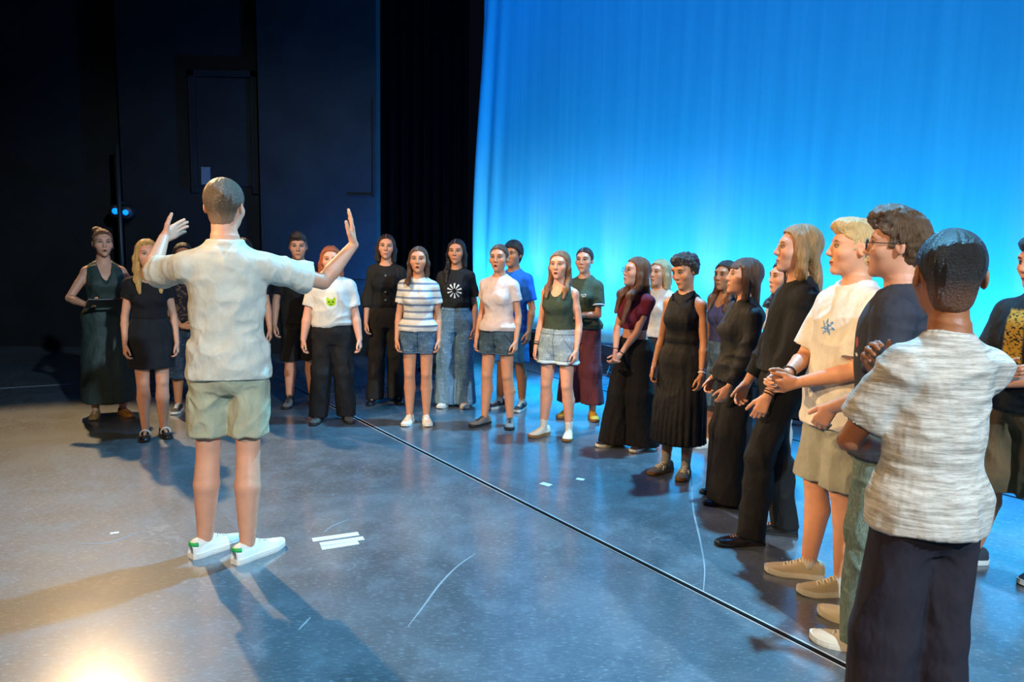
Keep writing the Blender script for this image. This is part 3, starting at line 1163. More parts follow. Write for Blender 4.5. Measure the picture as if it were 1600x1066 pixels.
            if o.get('fringe'):
                P.append(ellip((0, .062, .052), (.060, .026, .030), 0.012))
            lo[2] = -max(L, o.get('lockl', 0), o.get('lockr', 0), L if style == 'long' else 0) - .05
            amp0 = .004
        if o.get('beard'):
            P.append(ellip((0, .05, -.10), (.04, .035, .025), 0.01))
        for e in o.get('extra', ()):
            P.append(ellip(e[0], e[1], 0.012))
        V, F, L_ = surface(P, lo, hi, h / s.hs)
        amp = amp0 if amp is None else amp
        N = normals(V, F)
        if style in ('curls', 'quiff') or o.get('curly'):
            d = vnoise(V * o.get('cf', 42) + seed) * .7 + vnoise(V * 85 + seed * 2) * .5
        else:
            a = np.arctan2(V[:, 0], V[:, 1] + .012)
            q = np.stack([a * 7.0, V[:, 2] * 7.0, np.full(len(V), seed)], 1)
            d = vnoise(q) * .8 + vnoise(q * np.array((2.6, 1.4, 1))) * .6
        Lc = V.copy()
        V = V + N * (amp * d)[:, None]
        M = np.array(s.HM)
        return np_mesh('hair', V @ M[:3, :3].T + M[:3, 3], F, attrs={'hc': Lc})


# -------- shoes
_WT = ((0, .020), (.04, .031), (.15, .036), (.35, .036), (.55, .043), (.72, .048), (.86, .043), (.95, .030), (1.0, .006))
_HT = ((0, .070), (.05, .088), (.25, .094), (.38, .088), (.52, .068), (.70, .052), (.86, .046), (.95, .040), (1.0, .028))
_HL = ((0, .060), (.05, .072), (.25, .070), (.38, .066), (.52, .058), (.70, .046), (.86, .040), (.95, .034), (1.0, .024))


def shoe(root, leg, S, upper, sole, lace=None, style='sneaker', heel=None, stripe=None):
    an = leg['ankle']
    Lg = .285 * S
    hts = _HT if style == 'sneaker' else _HL
    st = .026 if style == 'sneaker' else .014
    ws = 1.02 if style == 'sneaker' else .92
    M = Matrix.Translation((an[0], an[1], 0)) @ Matrix.Rotation(leg['yaw'], 4, 'Z') @ Matrix.Scale(S, 4)
    ts = np.concatenate([np.linspace(0, .1, 4), np.linspace(.16, .88, 10), np.linspace(.92, 1.0, 4)])
    nA = 11
    V, F = [], []
    for t in ts:
        w = np.interp(t, *zip(*_WT)) * ws
        hh = np.interp(t, *zip(*hts))
        y = -.078 + .285 * t
        for j in range(nA):
            a = math.pi * j / (nA - 1)
            c, sn = math.cos(a), math.sin(a)
            x = w * math.copysign(abs(c) ** .75, c)
            V.append(M @ Vector((x, y, st * .6 + (hh - st * .6) * sn ** .72)))
    for i in range(len(ts) - 1):
        for j in range(nA - 1):
            b = i * nA + j
            F.append((b, b + 1, b + nA + 1, b + nA))
    F.append(tuple(range(nA)))
    F.append(tuple(range((len(ts) - 1) * nA + nA - 1, (len(ts) - 1) * nA - 1, -1)))
    o = add('shoe', py_mesh('shoe', V, F, True), upper, root)
    # sole: outline of the shoe, a little wider
    V, F = [], []
    ol = [(np.interp(t, *zip(*_WT)) * ws + .004, -.080 + .290 * t) for t in ts]
    ring = [(w, y) for w, y in ol] + [(-w, y) for w, y in reversed(ol)]
    n = len(ring)
    for zz, k in ((0.0, .97), (st * .4, 1.0), (st, .99)):
        for x, y in ring:
            spring = .010 * max(0, (y - .13) / .08) ** 2
            V.append(M @ Vector((x * k, y * (1 if k == 1 else .997), zz + spring)))
    for r in range(2):
        for j in range(n):
            j2 = (j + 1) % n
            F.append((r * n + j, r * n + j2, r * n + n + j2, r * n + n + j))
    F.append(tuple(range(n - 1, -1, -1)))
    F.append(tuple(range(2 * n, 3 * n)))
    add('sole', py_mesh('sole', V, F, False), sole, o)
    if lace:
        pts = []
        for i in range(7):
            t = .36 + .30 * i / 6
            hh = np.interp(t, *zip(*hts)) + .001
            w = np.interp(t, *zip(*_WT)) * .55
            sx = 1 if i % 2 else -1
            y = -.078 + .285 * t
            pts += [M @ Vector((-sx * w, y, hh - .010)), M @ Vector((0, y + .004, hh + .003)), M @ Vector((sx * w, y + .008, hh - .010))]
        add('laces', py_mesh('laces', *tube(pts, .0042 * S, 6), True), lace, o)
    if heel:
        pts = []
        for j in range(9):
            a = -1.35 + 2.7 * j / 8
            pts.append(M @ Vector((math.sin(a) * .026, -.048 - math.cos(a) * .024, .068)))
        add('heel_tab', py_mesh('heel_tab', *tube(pts, .011 * S, 8, flat=1.0), True), heel, o)
    if stripe:
        for sx in (-1, 1):
            for q in range(2):
                t = .50 + q * .09
                w = np.interp(t, *zip(*_WT)) * ws
                pts = [M @ Vector((sx * (w * .99), -.078 + .285 * t, st + .006)), M @ Vector((sx * (w * .93), -.078 + .285 * (t - .04), st + .022)),
                       M @ Vector((sx * (w * .72), -.078 + .285 * (t - .08), st + .036))]
                add('stripe', py_mesh('stripe', *tube(pts, .0045 * S, 6), True), stripe, o)
    return o


def sock(root, leg, S, mat, top=.17, fat=1.0):
    an, ca = leg['ankle'], leg['calf']
    pts, rr = [], []
    for i in range(6):
        t = i / 5
        z = .05 * S + (top - .05) * S * t
        u = np.clip((z - an[2]) / (ca[2] - an[2]), -.3, 1)
        p = an + (ca - an) * u
        p[2] = z
        pts.append(p)
        rr.append((.0365 + .014 * max(u, 0)) * S * fat * (1.0 if t < .95 else .99))
    return add('sock', py_mesh('sock', *tube(pts, rr, 16), True), mat, root)


def band(root, name, A, off, rad, r, mat, tilt=0.0):
    """ring round a forearm, off metres above the wrist"""
    ar = unit(A['wr'] - A['el'])
    c = A['wr'] - ar * off
    a = unit(np.cross(ar, (0.3, 1, .2)))
    b = np.cross(ar, a)
    pts = [c + a * math.cos(t) * rad + b * math.sin(t) * rad + ar * tilt * math.cos(t) for t in np.linspace(0, 2 * math.pi, 18, endpoint=False)]
    return add(name, py_mesh(name, *tube(pts, r, 6, closed=True), True), mat, root)


def face_to(g, deg):
    """world heading so that the person is turned deg from facing the camera (+ to the picture's right)"""
    d = math.atan2(-g.y, -g.x) + R(deg)      # direction of the face in the ground plane
    return d - math.pi / 2


def person(label, foot, top, turn, sex, skin_mat, near, hair_t=.012, world=None, **kw):
    g = Vector(world) if world else ground(*foot)
    H = height_at(g, top) - hair_t
    root = empty('person', g, face_to(g, turn))
    tag(root, label, 'person', kw.pop('group', 'people standing in a half circle on the stage'))
    b = Body(H, sex, **kw)
    add('body', b.build(*((.009, .0045, .0045) if near == 2 else (.011, .0055, .0055) if near == 1 else (.0125, .0065, .006))), skin_mat, root)
    b.root = root
    b.gh = (.0075, .0095, .0115)[2 - near]
    b.hh = (.0045, .0055, .0065)[2 - near]
    b.g = g
    return b


def wear(b, *parts):
    out = []
    for name, V, F, mat in parts:
        out.append(add(name, np_mesh(name, V, F), mat, b.root))
    return out


def coif(b, style, mat, **o):
    return add('hair', b.hair(style, b.hh, mat, **o), mat, b.root)


def shoes(b, upper, sole, **o):
    return [shoe(b.root, l, b.S, upper, sole, **o) for l in b.legs]


def socks(b, mat, top=.17):
    return [sock(b.root, l, b.S, mat, top) for l in b.legs]


# ------------------------------------------------------------------ the stage
def floor_material():
    t = NT('stage_floor_vinyl')
    o = t.obj()
    n1 = t.noise(o, 0.9, 5.0, 0.6)
    n2 = t.noise(o, 5.0, 6.0, 0.65)
    n3 = t.noise(t.scale(o, (1.0, 3.0, 1.0)), 30.0, 4.0, 0.7)
    base = t.mix(t.ramp(n1, 0.3, 0.7), (0.028, 0.037, 0.044), (0.094, 0.116, 0.134))
    base = t.mix(t.math('MULTIPLY', t.ramp(n2, 0.48, 0.70), 0.6), base, (0.118, 0.146, 0.170))
    base = t.mix(t.math('MULTIPLY', t.ramp(n3, 0.54, 0.70), 0.75), base, (0.20, 0.24, 0.27))
    # scuff lines
    w = t.n('ShaderNodeTexVoronoi', feature='DISTANCE_TO_EDGE')
    wv = t.n('ShaderNodeVectorMath', operation='ADD')
    t.put(wv.inputs[0], o)
    t.put(wv.inputs[1], t.scale(t.vec(t.noise(o, 1.3), t.noise(o, 1.9), 0.0), (1.6, 1.6, 0)))
    t.put(w.inputs['Vector'], wv.outputs[0])
    w.inputs['Scale'].default_value = 0.8
    line = t.math('MULTIPLY', t.math('SUBTRACT', 0.006, w.outputs[0]), 200.0, clamp=True)
    line = t.math('MULTIPLY', line, t.ramp(t.noise(o, 2.2, 3.0), 0.52, 0.62))
    base = t.mix(t.math('MULTIPLY', line, 0.22), base, (0.30, 0.30, 0.30))
    v2 = t.n('ShaderNodeTexVoronoi')
    t.put(v2.inputs['Vector'], o)
    v2.inputs['Scale'].default_value = 4.5
    sp = t.math('MULTIPLY', t.math('SUBTRACT', 0.035, v2.outputs['Distance']), 120.0, clamp=True)
    sp = t.math('MULTIPLY', sp, t.ramp(t.noise(o, 1.7, 2.0), 0.50, 0.60))
    base = t.mix(t.math('MULTIPLY', sp, 0.7), base, (0.5, 0.5, 0.48))
    rough = t.math('ADD', 0.32, t.math('MULTIPLY', n2, 0.24))
    t.set(Base_Color=base, Roughness=t.math('ADD', rough, 0.12), Specular_IOR_Level=0.4, Coat_Weight=1.0, Coat_Roughness=0.17, Coat_IOR=1.65, Normal=t.bump(n3, 0.12, 0.004))
    return t.m


def quad_obj(name, pts, mat, parent=None):
    return add(name, py_mesh(name, pts, [tuple(range(len(pts)))]), mat, parent)


floor = boxes('floor', [(0, 6, -0.05, 44, 40, 0.1)], floor_material())
tag(floor, 'black scuffed vinyl stage floor with a long joint', 'floor', kind='structure')

# --- backdrop (cyclorama): tall hanging cloth with soft folds at its free edge
def build_cyc():
    t = NT('cyclorama_cloth')
    o = t.obj()
    n = t.noise(t.scale(o, (1.3, 1.3, 0.05)), 5.0, 4.0, 0.6)
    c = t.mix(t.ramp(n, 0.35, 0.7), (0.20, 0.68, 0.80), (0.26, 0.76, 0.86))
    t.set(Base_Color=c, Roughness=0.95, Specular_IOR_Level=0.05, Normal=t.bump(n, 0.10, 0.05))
    nx, nz = 260, 40
    L0, L1, Hc = -8.5, 4.16, 9.6
    u = np.linspace(L0, L1, nx)
    z = np.linspace(0.02, Hc, nz)
    U, Z = np.meshgrid(u, z, indexing='ij')
    e = np.clip((U - (L1 - 1.3)) / 1.3, 0, 1)
    off = 0.007 * np.sin(U * 5.3 + 1.8 * np.sin(U * 1.3)) + 0.005 * np.sin(U * 17.0 + 1.0 + 2.0 * np.sin(U * 2.7))
    off = off * (0.35 + 0.65 * (1 - Z / Hc)) * 0.5 + e ** 2 * 0.05 * np.sin(U * 16 + Z * 0.9) - e ** 3 * 0.12 * np.sin(np.clip(Z / 5.5, 0, 1) * math.pi)
    base = np.array(CYC0)
    V = base + U[..., None] * np.array(ALONG) + off[..., None] * np.array(BACK)
    V[..., 2] = Z
    V2 = V + np.array(BACK) * 0.012
    V = np.concatenate([V.reshape(-1, 3), V2.reshape(-1, 3)])
    F = []
    N = nx * nz
    for i in range(nx - 1):
        for j in range(nz - 1):
            a = i * nz + j
            F.append((a, a + nz, a + nz + 1, a + 1))
            F.append((N + a, N + a + 1, N + a + nz + 1, N + a + nz))
    for j in range(nz - 1):
        a = (nx - 1) * nz + j
        F.append((a, N + a, N + a + 1, a + 1))
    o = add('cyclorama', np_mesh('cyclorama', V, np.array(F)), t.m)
    tag(o, 'tall pale cyclorama cloth lit bright blue behind the singers', 'backdrop')


build_cyc()

# --- black walls at the far left of the stage
def black_paint(name, col):
    t = NT(name)
    o = t.obj()
    n = t.noise(o, 2.0, 5.0)
    c = t.mix(t.ramp(n, 0.3, 0.7), tuple(x * 0.7 for x in col), tuple(x * 1.2 for x in col))
    t.set(Base_Color=c, Roughness=0.75, Specular_IOR_Level=0.25, Normal=t.bump(t.noise(o, 40.0, 3.0), 0.25, 0.01))
    return t.m


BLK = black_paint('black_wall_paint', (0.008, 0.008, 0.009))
VELVET = cloth('black_velour', (0.0022, 0.0022, 0.0026), 1.0, spec=0.0)
WY = 10.45
xa, xb, xc = at_depth(190, 300, WY).x, at_depth(405, 300, WY - .1).x, at_depth(590, 300, WY - .1).x
w1 = boxes('wall_far_left', [((xa - 14) / 2, WY + .30, 4.5, xa + 14, .3, 9)], BLK)
w2 = boxes('wall_left', [((xa + xb) / 2, WY + .15, 4.5, xb - xa - .03, .3, 9)], BLK)
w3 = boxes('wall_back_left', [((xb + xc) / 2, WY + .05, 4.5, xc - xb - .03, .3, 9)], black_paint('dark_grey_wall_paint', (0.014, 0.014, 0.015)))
for w, l in ((w1, 'black stage wall at the far left edge'), (w2, 'black stage wall panel with the dark doorway'), (w3, 'black stage wall panel catching blue light from the backdrop')):
    tag(w, l, 'wall', kind='structure')


def on_wall(px0, py0, px1, py1, y):
    a, b = at_depth(px0, py0, y), at_depth(px1, py1, y)
    return (a.x + b.x) / 2, (a.z + b.z) / 2, abs(b.x - a.x), abs(a.z - b.z)


# door in the middle wall
cx, cz, sx, sz = on_wall(306, 122, 396, 292, WY)
d = boxes('door_1', [(cx, WY - .005, cz, sx, .05, sz)], black_paint('door_paint', (0.010, 0.010, 0.011)))
tag(d, 'dark loft hatch in the black wall above the conductor', 'door', kind='structure')
for i, (ax, az, bx, bz) in enumerate(((cx - sx / 2 - .05, cz, .08, sz + .2), (cx + sx / 2 + .05, cz, .08, sz + .2), (cx, cz + sz / 2 + .06, sx + .18, .08))):
    boxes('door_frame', [(ax, WY - .03, az, bx, .06, bz)], BLK, d)
cx, cz, sx, sz = on_wall(311, 260, 326, 288, WY - .1)
ps = boxes('paper_notice', [(cx, WY - .035, cz, sx, .006, sz)], plain('notice_paper', (0.10, 0.12, 0.15), 0.9))
tag(ps, 'small grey paper notice pinned at the lower corner of the hatch', 'notice')
# framed panel outline on the blue lit wall
x0, z0 = at_depth(545, 306, WY - .1).x, at_depth(545, 306, WY - .1).z
x1 = at_depth(584, 306, WY - .1).x
z1 = at_depth(584, 158, WY - .1).z
boxes('trim_1', [((x0 + x1) / 2, WY - .105, z0, x1 - x0, .03, .03)], BLK)['kind'] = 'structure'
boxes('trim_2', [(x1, WY - .105, (z0 + z1) / 2, .03, .03, z1 - z0)], BLK)['kind'] = 'structure'
z2 = at_depth(570, 440, WY - .1).z
boxes('trim_3', [((xb + xc) / 2, WY - .105, z2, xc - xb - .05, .03, .04)], BLK)['kind'] = 'structure'

# --- black velour leg between the wall and the backdrop
def curtain(name, p0, p1, H, label, n=120, amp=.09, waves=11):
    p0, p1 = Vector(p0), Vector(p1)
    d = (p1 - p0)
    nn = Vector((-d.y, d.x, 0)).normalized()
    V, F = [], []
    for s_ in (0, 1):
        for i in range(n):
            t = i / (n - 1)
            o = amp * math.sin(t * waves * 2 * math.pi + .7 * math.sin(t * 9)) + s_ * .02
            p = p0 + d * t + nn * o
            V += [(p.x, p.y, 0.02), (p.x, p.y, H)]
    for s_ in (0, 1):
        for i in range(n - 1):
            a = s_ * 2 * n + 2 * i
            F.append((a, a + 2, a + 3, a + 1) if s_ == 0 else (a, a + 1, a + 3, a + 2))
    c = add(name, py_mesh(name, V, F, True), VELVET)
    tag(c, label, 'curtain')


lx = CYC0 + ALONG * 4.3
curtain('stage_curtain', (xc - .9, 12.6, 0), (lx.x - .15, lx.y + .12, 0), 9.2, 'black velour leg curtain between the wall and the blue backdrop')

# --- lighting equipment at the foot of the backdrop
GEAR = plain('black_gear', (0.012, 0.012, 0.013), 0.5)
LENSB = plain('blue_lens', (0.02, 0.1, 0.4), 0.2, emit=(0.02, 0.25, 1.0), es=2.0)


def ground_row(u, k, label):
    p = CYC0 + ALONG * u - BACK * 0.62
    root = empty('ground_row_light', p, math.atan2(ALONG.y, ALONG.x))
    tag(root, label, 'stage light', 'ground row lights at the foot of the backdrop')
    boxes('housing', [(0, 0, .17, 1.15, .22, .20)], GEAR, root, .015)
    for sx in (-.45, .45):
        boxes('foot', [(sx, 0, .035, .08, .30, .07)], GEAR, root, .008)
    boxes('lens', [(0, -.02, .276, 1.02, .14, .012)], LENSB, root)
    boxes('visor', [(0, .115, .32, 1.15, .012, .13)], GEAR, root)
    V, F = tube([(-.5, .16, .15), (-.55, .25, .05), (-.2, .33, .02), (.3, .28, .02), (.58, .2, .04)], .012, 6)
    add('cable', py_mesh('cable', V, F, True), GEAR, root)


for i, u in enumerate(np.arange(-5.7, 4.0, 1.5)):
    px = project(CYC0 + ALONG * float(u) - BACK * .62)[0]
    names = ('rightmost', 'second from the right', 'third from the right', 'fourth from the right', 'fifth from the right', 'sixth from the right', 'leftmost')
    ground_row(float(u), i, 'low black ground row light under the blue backdrop, %s of the row' % names[min(i, 6)])


def monitor(px, py, s, rz, label):
    """wedge loudspeaker"""
    g = ground(px, py)
    root = empty('floor_monitor', g, rz)
    tag(root, label, 'loudspeaker', 'black equipment by the backdrop')
    w, dp, h = .52 * s, .38 * s, .40 * s
    V = [(-w / 2, -dp / 2, .02), (w / 2, -dp / 2, .02), (w / 2, dp / 2, .02), (-w / 2, dp / 2, .02),
         (-w / 2, -dp / 2, h * .35), (w / 2, -dp / 2, h * .35), (w / 2, dp / 2, h), (-w / 2, dp / 2, h), (-w / 2, dp * .15, h), (w / 2, dp * .15, h)]
    F = [(3, 2, 1, 0), (0, 1, 5, 4), (4, 5, 9, 8), (8, 9, 6, 7), (2, 3, 7, 6), (1, 2, 6, 9, 5), (3, 0, 4, 8, 7)]
    add('cabinet', py_mesh('cabinet', V, F), GEAR, root)
    a, b = Vector((0, -dp / 2, h * .35)), Vector((0, dp * .15, h))
    n = Vector((0, -(h * .65), dp * .65)).normalized()
    c = (a + b) / 2 + n * .012
    pts = [c + Vector((math.cos(t), 0, 0)) * .13 * s + (b - a).normalized() * math.sin(t) * .13 * s for t in np.linspace(0, 6.283, 20, endpoint=False)]
    add('speaker_ring', py_mesh('speaker_ring', *tube(pts, .014, 6, closed=True), True), plain('ring_gear', (.03, .03, .033), .4), root)
    for sx in (-1, 1):
        boxes('handle', [(sx * (w / 2 + .008), 0, h * .4, .016, .14 * s, .03)], plain('ring_gear', (.03, .03, .033), .4), root)


monitor(846, 556, .95, R(-30), 'black wedge loudspeaker on the floor behind the boy in blue')
monitor(948, 583, .95, R(-35), 'black wedge loudspeaker on the floor right of the maroon trousers')
monitor(1268, 655, .95, R(-40), 'black wedge loudspeaker on the floor behind the boy in the white shirt')

# side boom with two blue lenses at the far left
def boom():
    b = at_depth(187, 331, WY - .35)
    root = empty('lighting_boom', (b.x, b.y, 0))
    tag(root, 'dark lighting stand with two small blue lamps by the left wall', 'lighting stand')
    add('pole', py_mesh('pole', *tube([(0, 0, 0.02), (0, 0, b.z + .9)], .03, 10), True), GEAR, root)
    boxes('base', [(0, 0, .03, .5, .5, .05)], GEAR, root, .01)
    for px, py, rr in ((180, 330, .045), (196, 332, .04)):
        q = at_depth(px, py, WY - .35) - Vector((b.x, b.y, 0))
        dirv = Vector((.25, -1, -.1)).normalized()
        h = add('lamp_head', py_mesh('lamp_head', *tube([q - dirv * .28, q - dirv * .24, q - dirv * .02, q], [.06, .09, .09, .075], 14), True), GEAR, root)
        em = plain('blue_lamp_lens', (.02, .1, .5), .2, emit=(0.0, 0.16, 1.0), es=2.5)
        add('lens', py_mesh('lens', *tube([q - dirv * .005, q + dirv * .012], [rr, rr * .8], 14), True), em, h)
        add('yoke', py_mesh('yoke', *tube([q - dirv * .15 + Vector((0, 0, .10)), Vector((0, 0, q.z + .14))], .012, 6), True), GEAR, h)


boom()

# --- joint strips, tape and chalk on the floor
def ribbon(name, pts, width, mat, h=.002, label=None, cat=None, kind=None, parent=None, group=None, taper=False):
    P = [Vector((p.x, p.y, 0)) for p in pts]
    V, F = [], []
    n = len(P)
    for i in range(n):
        tg = (P[min(i + 1, n - 1)] - P[max(i - 1, 0)]).normalized()
        s_ = Vector((-tg.y, tg.x, 0)) * width / 2 * (1 if not taper else .35 + .65 * math.sin(math.pi * (i + .5) / n))
        for q, z in ((P[i] - s_, .0005), (P[i] - s_ * .8, h), (P[i] + s_ * .8, h), (P[i] + s_, .0005)):
            V.append((q.x, q.y, z))
    for i in range(n - 1):
        for k in range(3):
            a = i * 4 + k
            F.append((a, a + 4, a + 5, a + 1))
    o = add(name, py_mesh(name, V, F), mat, parent)
    tag(o, label, cat, group, kind)
    return o


def line_pts(a, b, n=2):
    a, b = ground(*a), ground(*b)
    return [a + (b - a) * (i / (n - 1)) for i in range(n)]


RUB = plain('joint_rubber', (0.004, 0.004, 0.0045), 0.9, spec=0.1)
PALE = plain('joint_edge_wear', (0.42, 0.41, 0.40), 0.8)
a, b = ground(562, 657), ground(1282, 1022)
dv = (b - a).normalized()
sv = Vector((-dv.y, dv.x, 0))
A0, B0 = a - dv * 2.6, b + dv * 2.0
ribbon('trim_4', [A0, B0], .024, RUB, .006, 'long dark joint strip running diagonally across the stage floor', 'floor joint', 'structure')
ribbon('trim_5', [A0 + sv * .019, B0 + sv * .019], .011, PALE, .003, 'pale worn edge beside the dark floor joint', 'floor joint', 'structure')
ribbon('trim_6', [A0 - sv * .017, B0 - sv * .017], .005, PALE, .003, 'thin pale edge on the near side of the dark floor joint', 'floor joint', 'structure')
c0 = ground(830, 581)
c1 = ground(1560, 771)
dv2 = (c1 - c0).normalized()
ribbon('trim_7', [c0 - dv2 * 1.0, c1 + dv2 * 3], .018, RUB, .004, 'thin dark floor joint in front of the backdrop', 'floor joint', 'structure')

TAPE = plain('white_tape', (0.55, 0.56, 0.58), 0.6)
CHALK = plain('chalk', (0.24, 0.25, 0.26), 0.95)
for k, (p, q, w) in enumerate((((488, 844), (560, 834), .052), ((500, 851), (568, 841), .050), ((502, 857), (560, 848), .046))):
    ribbon('floor_tape', line_pts(p, q), w, TAPE, .002, ('upper', 'middle', 'lowest')[k] + ' of the three white tape strips beside the conductor\'s shoes', 'tape', group='white tape patch')
ribbon('floor_tape', line_pts((846, 755), (861, 759)), .05, TAPE, .002, 'small white tape scrap left of the other scrap past the floor joint', 'tape')
ribbon('floor_tape', line_pts((901, 748), (913, 750)), .04, TAPE, .002, 'tiny white tape scrap nearest the row of singers', 'tape')
ribbon('floor_tape', line_pts((0, 607), (118, 600), 6), .05, CHALK, .002, 'worn pale tape line on the dark floor at the far left', 'tape')
ribbon('floor_tape', line_pts((172, 834), (186, 832)), .022, TAPE, .002, 'tiny tape scrap on the bare floor left of the conductor', 'tape')


def curve_pts(px, n=24):
    P = [ground(*p) for p in px]
    d = np.array([0] + list(np.cumsum([(P[i + 1] - P[i]).length for i in range(len(P) - 1)])))
    s_ = np.linspace(0, d[-1], n)
    X = _resample(d, [p.x for p in P], s_)
    Y = _resample(d, [p.y for p in P], s_)
    return [Vector((x, y, 0)) for x, y in zip(X, Y)]


ribbon('chalk_line', curve_pts(((637, 980), (660, 950), (690, 910), (715, 885), (742, 866))), .011, CHALK, .0015, 'curved pale scratch in the middle of the floor left of the joint', 'floor mark', taper=True)
ribbon('chalk_line', curve_pts(((1080, 742), (1084, 800), (1095, 850), (1101, 890), (1099, 925))), .011, CHALK, .0015, 'pale curved scratch crossing the floor before the pleated dress', 'floor mark', taper=True)
ribbon('chalk_line', curve_pts(((505, 833), (520, 822), (545, 812))), .008, CHALK, .0015, 'short faint scratch above the tape strips', 'floor mark', taper=True)
ribbon('chalk_line', curve_pts(((120, 850), (170, 848), (215, 832))), .010, CHALK, .0015, 'faint arc scratch on the warm lit floor left of the conductor', 'floor mark', taper=True)
ribbon('chalk_line', curve_pts(((466, 985), (485, 965))), .009, CHALK, .0015, 'short pale scratch in the conductor\'s shadow', 'floor mark', taper=True)


# added housing for the wall fill lamp, out of view behind a singer
root = empty('added_flood', (-1.0, 9.25, 0), R(60))
tag(root, 'added black flood light, unseen behind the striped polo shirt, tinting the wall blue', 'stage light')
boxes('housing', [(0, 0, .24, .34, .16, .26)], GEAR, root, .012)
boxes('base', [(0, 0, .03, .30, .26, .05)], GEAR, root, .008)
for sx in (-.19, .19):
    boxes('bracket', [(sx, 0, .15, .015, .04, .24)], GEAR, root)


# ------------------------------------------------------------------ cloth patterns
def p_stripes(t, base, o):
    x, y, z = t.xyz(o)
    f = t.math('FRACT', t.math('DIVIDE', z, 0.062))
    dark = t.math('MULTIPLY', t.math('SUBTRACT', 0.17, t.math('ABSOLUTE', t.math('SUBTRACT', f, 0.35))), 40.0, clamp=True)
    c = t.mix(dark, base, srgb('#6c7688'))
    thin = t.math('MULTIPLY', t.math('SUBTRACT', 0.05, t.math('ABSOLUTE', t.math('SUBTRACT', f, 0.66))), 40.0, clamp=True)
    return t.mix(thin, c, srgb('#b9a98a'))


def p_sun(z0, col=(.75, .75, .72)):
    def p(t, base, o):
        x, y, z = t.xyz(o)
        dz = t.math('SUBTRACT', z, z0)
        a = t.math('ARCTAN2', x, dz)
        r = t.math('SQRT', t.math('ADD', t.math('MULTIPLY', x, x), t.math('MULTIPLY', dz, dz)))
        ray_ = t.math('MULTIPLY', t.math('SUBTRACT', t.math('COSINE', t.math('MULTIPLY', a, 10.0)), 0.25), 6.0, clamp=True)
        ring = t.math('MULTIPLY', t.math('SUBTRACT', 0.026, t.math('ABSOLUTE', t.math('SUBTRACT', r, 0.048))), 400.0, clamp=True)
        f = t.math('MULTIPLY', t.math('GREATER_THAN', y, 0.02), t.math('MULTIPLY', ray_, ring))
        return t.mix(f, base, col)
    return p


def p_flower(x0, z0, s, col):
    """round print of petals"""
    def p(t, base, o):
        x, y, z = t.xyz(o)
        dx, dz = t.math('SUBTRACT', x, x0), t.math('SUBTRACT', z, z0)
        a = t.math('ARCTAN2', dx, dz)
        r = t.math('SQRT', t.math('ADD', t.math('MULTIPLY', dx, dx), t.math('MULTIPLY', dz, dz)))
        edge = t.math('MULTIPLY', s, t.math('ADD', 0.75, t.math('MULTIPLY', t.math('COSINE', t.math('MULTIPLY', a, 7.0)), 0.25)))
        m = t.math('MULTIPLY', t.math('SUBTRACT', edge, r), 300.0, clamp=True)
        gap = t.ramp(t.noise(o, 90.0, 2.0), 0.42, 0.5)
        f = t.math('MULTIPLY', t.math('MULTIPLY', m, gap), t.math('GREATER_THAN', y, 0.0))
        return t.mix(f, base, col)
    return p


def p_cat(z0):
    def p(t, base, o):
        x, y, z = t.xyz(o)
        ax = t.math('ABSOLUTE', x)
        g = t.math('GREATER_THAN', y, 0.0)
        halo = t.ell(x, z, 0, z0 + .03, .062, .105, 3.0)
        c = t.mix(t.math('MULTIPLY', halo, t.math('MULTIPLY', g, .6)), base, srgb('#e6e3d2'))
        hd = t.math('MAXIMUM', t.ell(x, z, 0, z0, .040, .032, 8.0), t.ell(ax, z, .028, z0 + .028, .013, .020, 8.0))
        c = t.mix(t.math('MULTIPLY', hd, g), c, srgb('#9cc01e'))
        ey = t.math('MAXIMUM', t.ell(ax, z, .017, z0 + .006, .008, .008, 8.0), t.ell(x, z, 0, z0 - .014, .014, .004, 8.0))
        return t.mix(t.math('MULTIPLY', ey, g), c, srgb('#3b4d10'))
    return p


def p_gold(x0, z0):
    """plain mottled gold block"""
    def p(t, base, o):
        x, y, z = t.xyz(o)
        m = t.box(x, z, x0, z0 + .03, .062, .14, 60.0)
        n = t.ramp(t.noise(t.scale(o, (1, 1, 1.6)), 55.0, 3.0), 0.40, 0.50)
        f = t.math('MULTIPLY', t.math('MULTIPLY', m, n), t.math('GREATER_THAN', y, 0.0))
        return t.mix(f, base, srgb('#b98d2f'))
    return p


def p_heather(t, base, o):
    n = t.noise(t.scale(o, (1.0, 1.0, 11.0)), 9.0, 5.0, 0.7)
    n2 = t.noise(t.scale(o, (1.0, 1.0, 16.0)), 26.0, 3.0, 0.7)
    c = t.mix(t.ramp(n, 0.36, 0.62), srgb('#8b867d'), srgb('#c3bfb6'))
    return t.mix(t.math('MULTIPLY', t.ramp(n2, 0.52, 0.66), 0.6), c, srgb('#77726a'))


def p_speckle(t, base, o):
    n = t.ramp(t.noise(o, 38.0, 2.0), 0.55, 0.62)
    return t.mix(n, base, srgb('#5d4a3a'))


def p_ringer(S, hemc):
    def p(t, base, o):
        x, y, z = t.xyz(o)
        leaf = t.math('MULTIPLY', t.ell(x, z, -.05 * S, 1.30 * S, .03, .018, 5.0), t.math('GREATER_THAN', y, 0.0))
        c = t.mix(t.math('MULTIPLY', leaf, t.ramp(t.noise(o, 120.0), .45, .55)), base, hemc)
        return c
    return p


def p_badge(x0, z0, col):
    def p(t, base, o):
        x, y, z = t.xyz(o)
        f = t.math('MULTIPLY', t.ell(x, z, x0, z0, .016, .022, 6.0), t.math('GREATER_THAN', y, 0.0))
        c = t.mix(f, base, col)
        f = t.math('MULTIPLY', t.ell(x, z, x0, z0 - .05, .014, .008, 6.0), t.math('GREATER_THAN', y, 0.0))
        return t.mix(f, c, (.6, .6, .6))
    return p


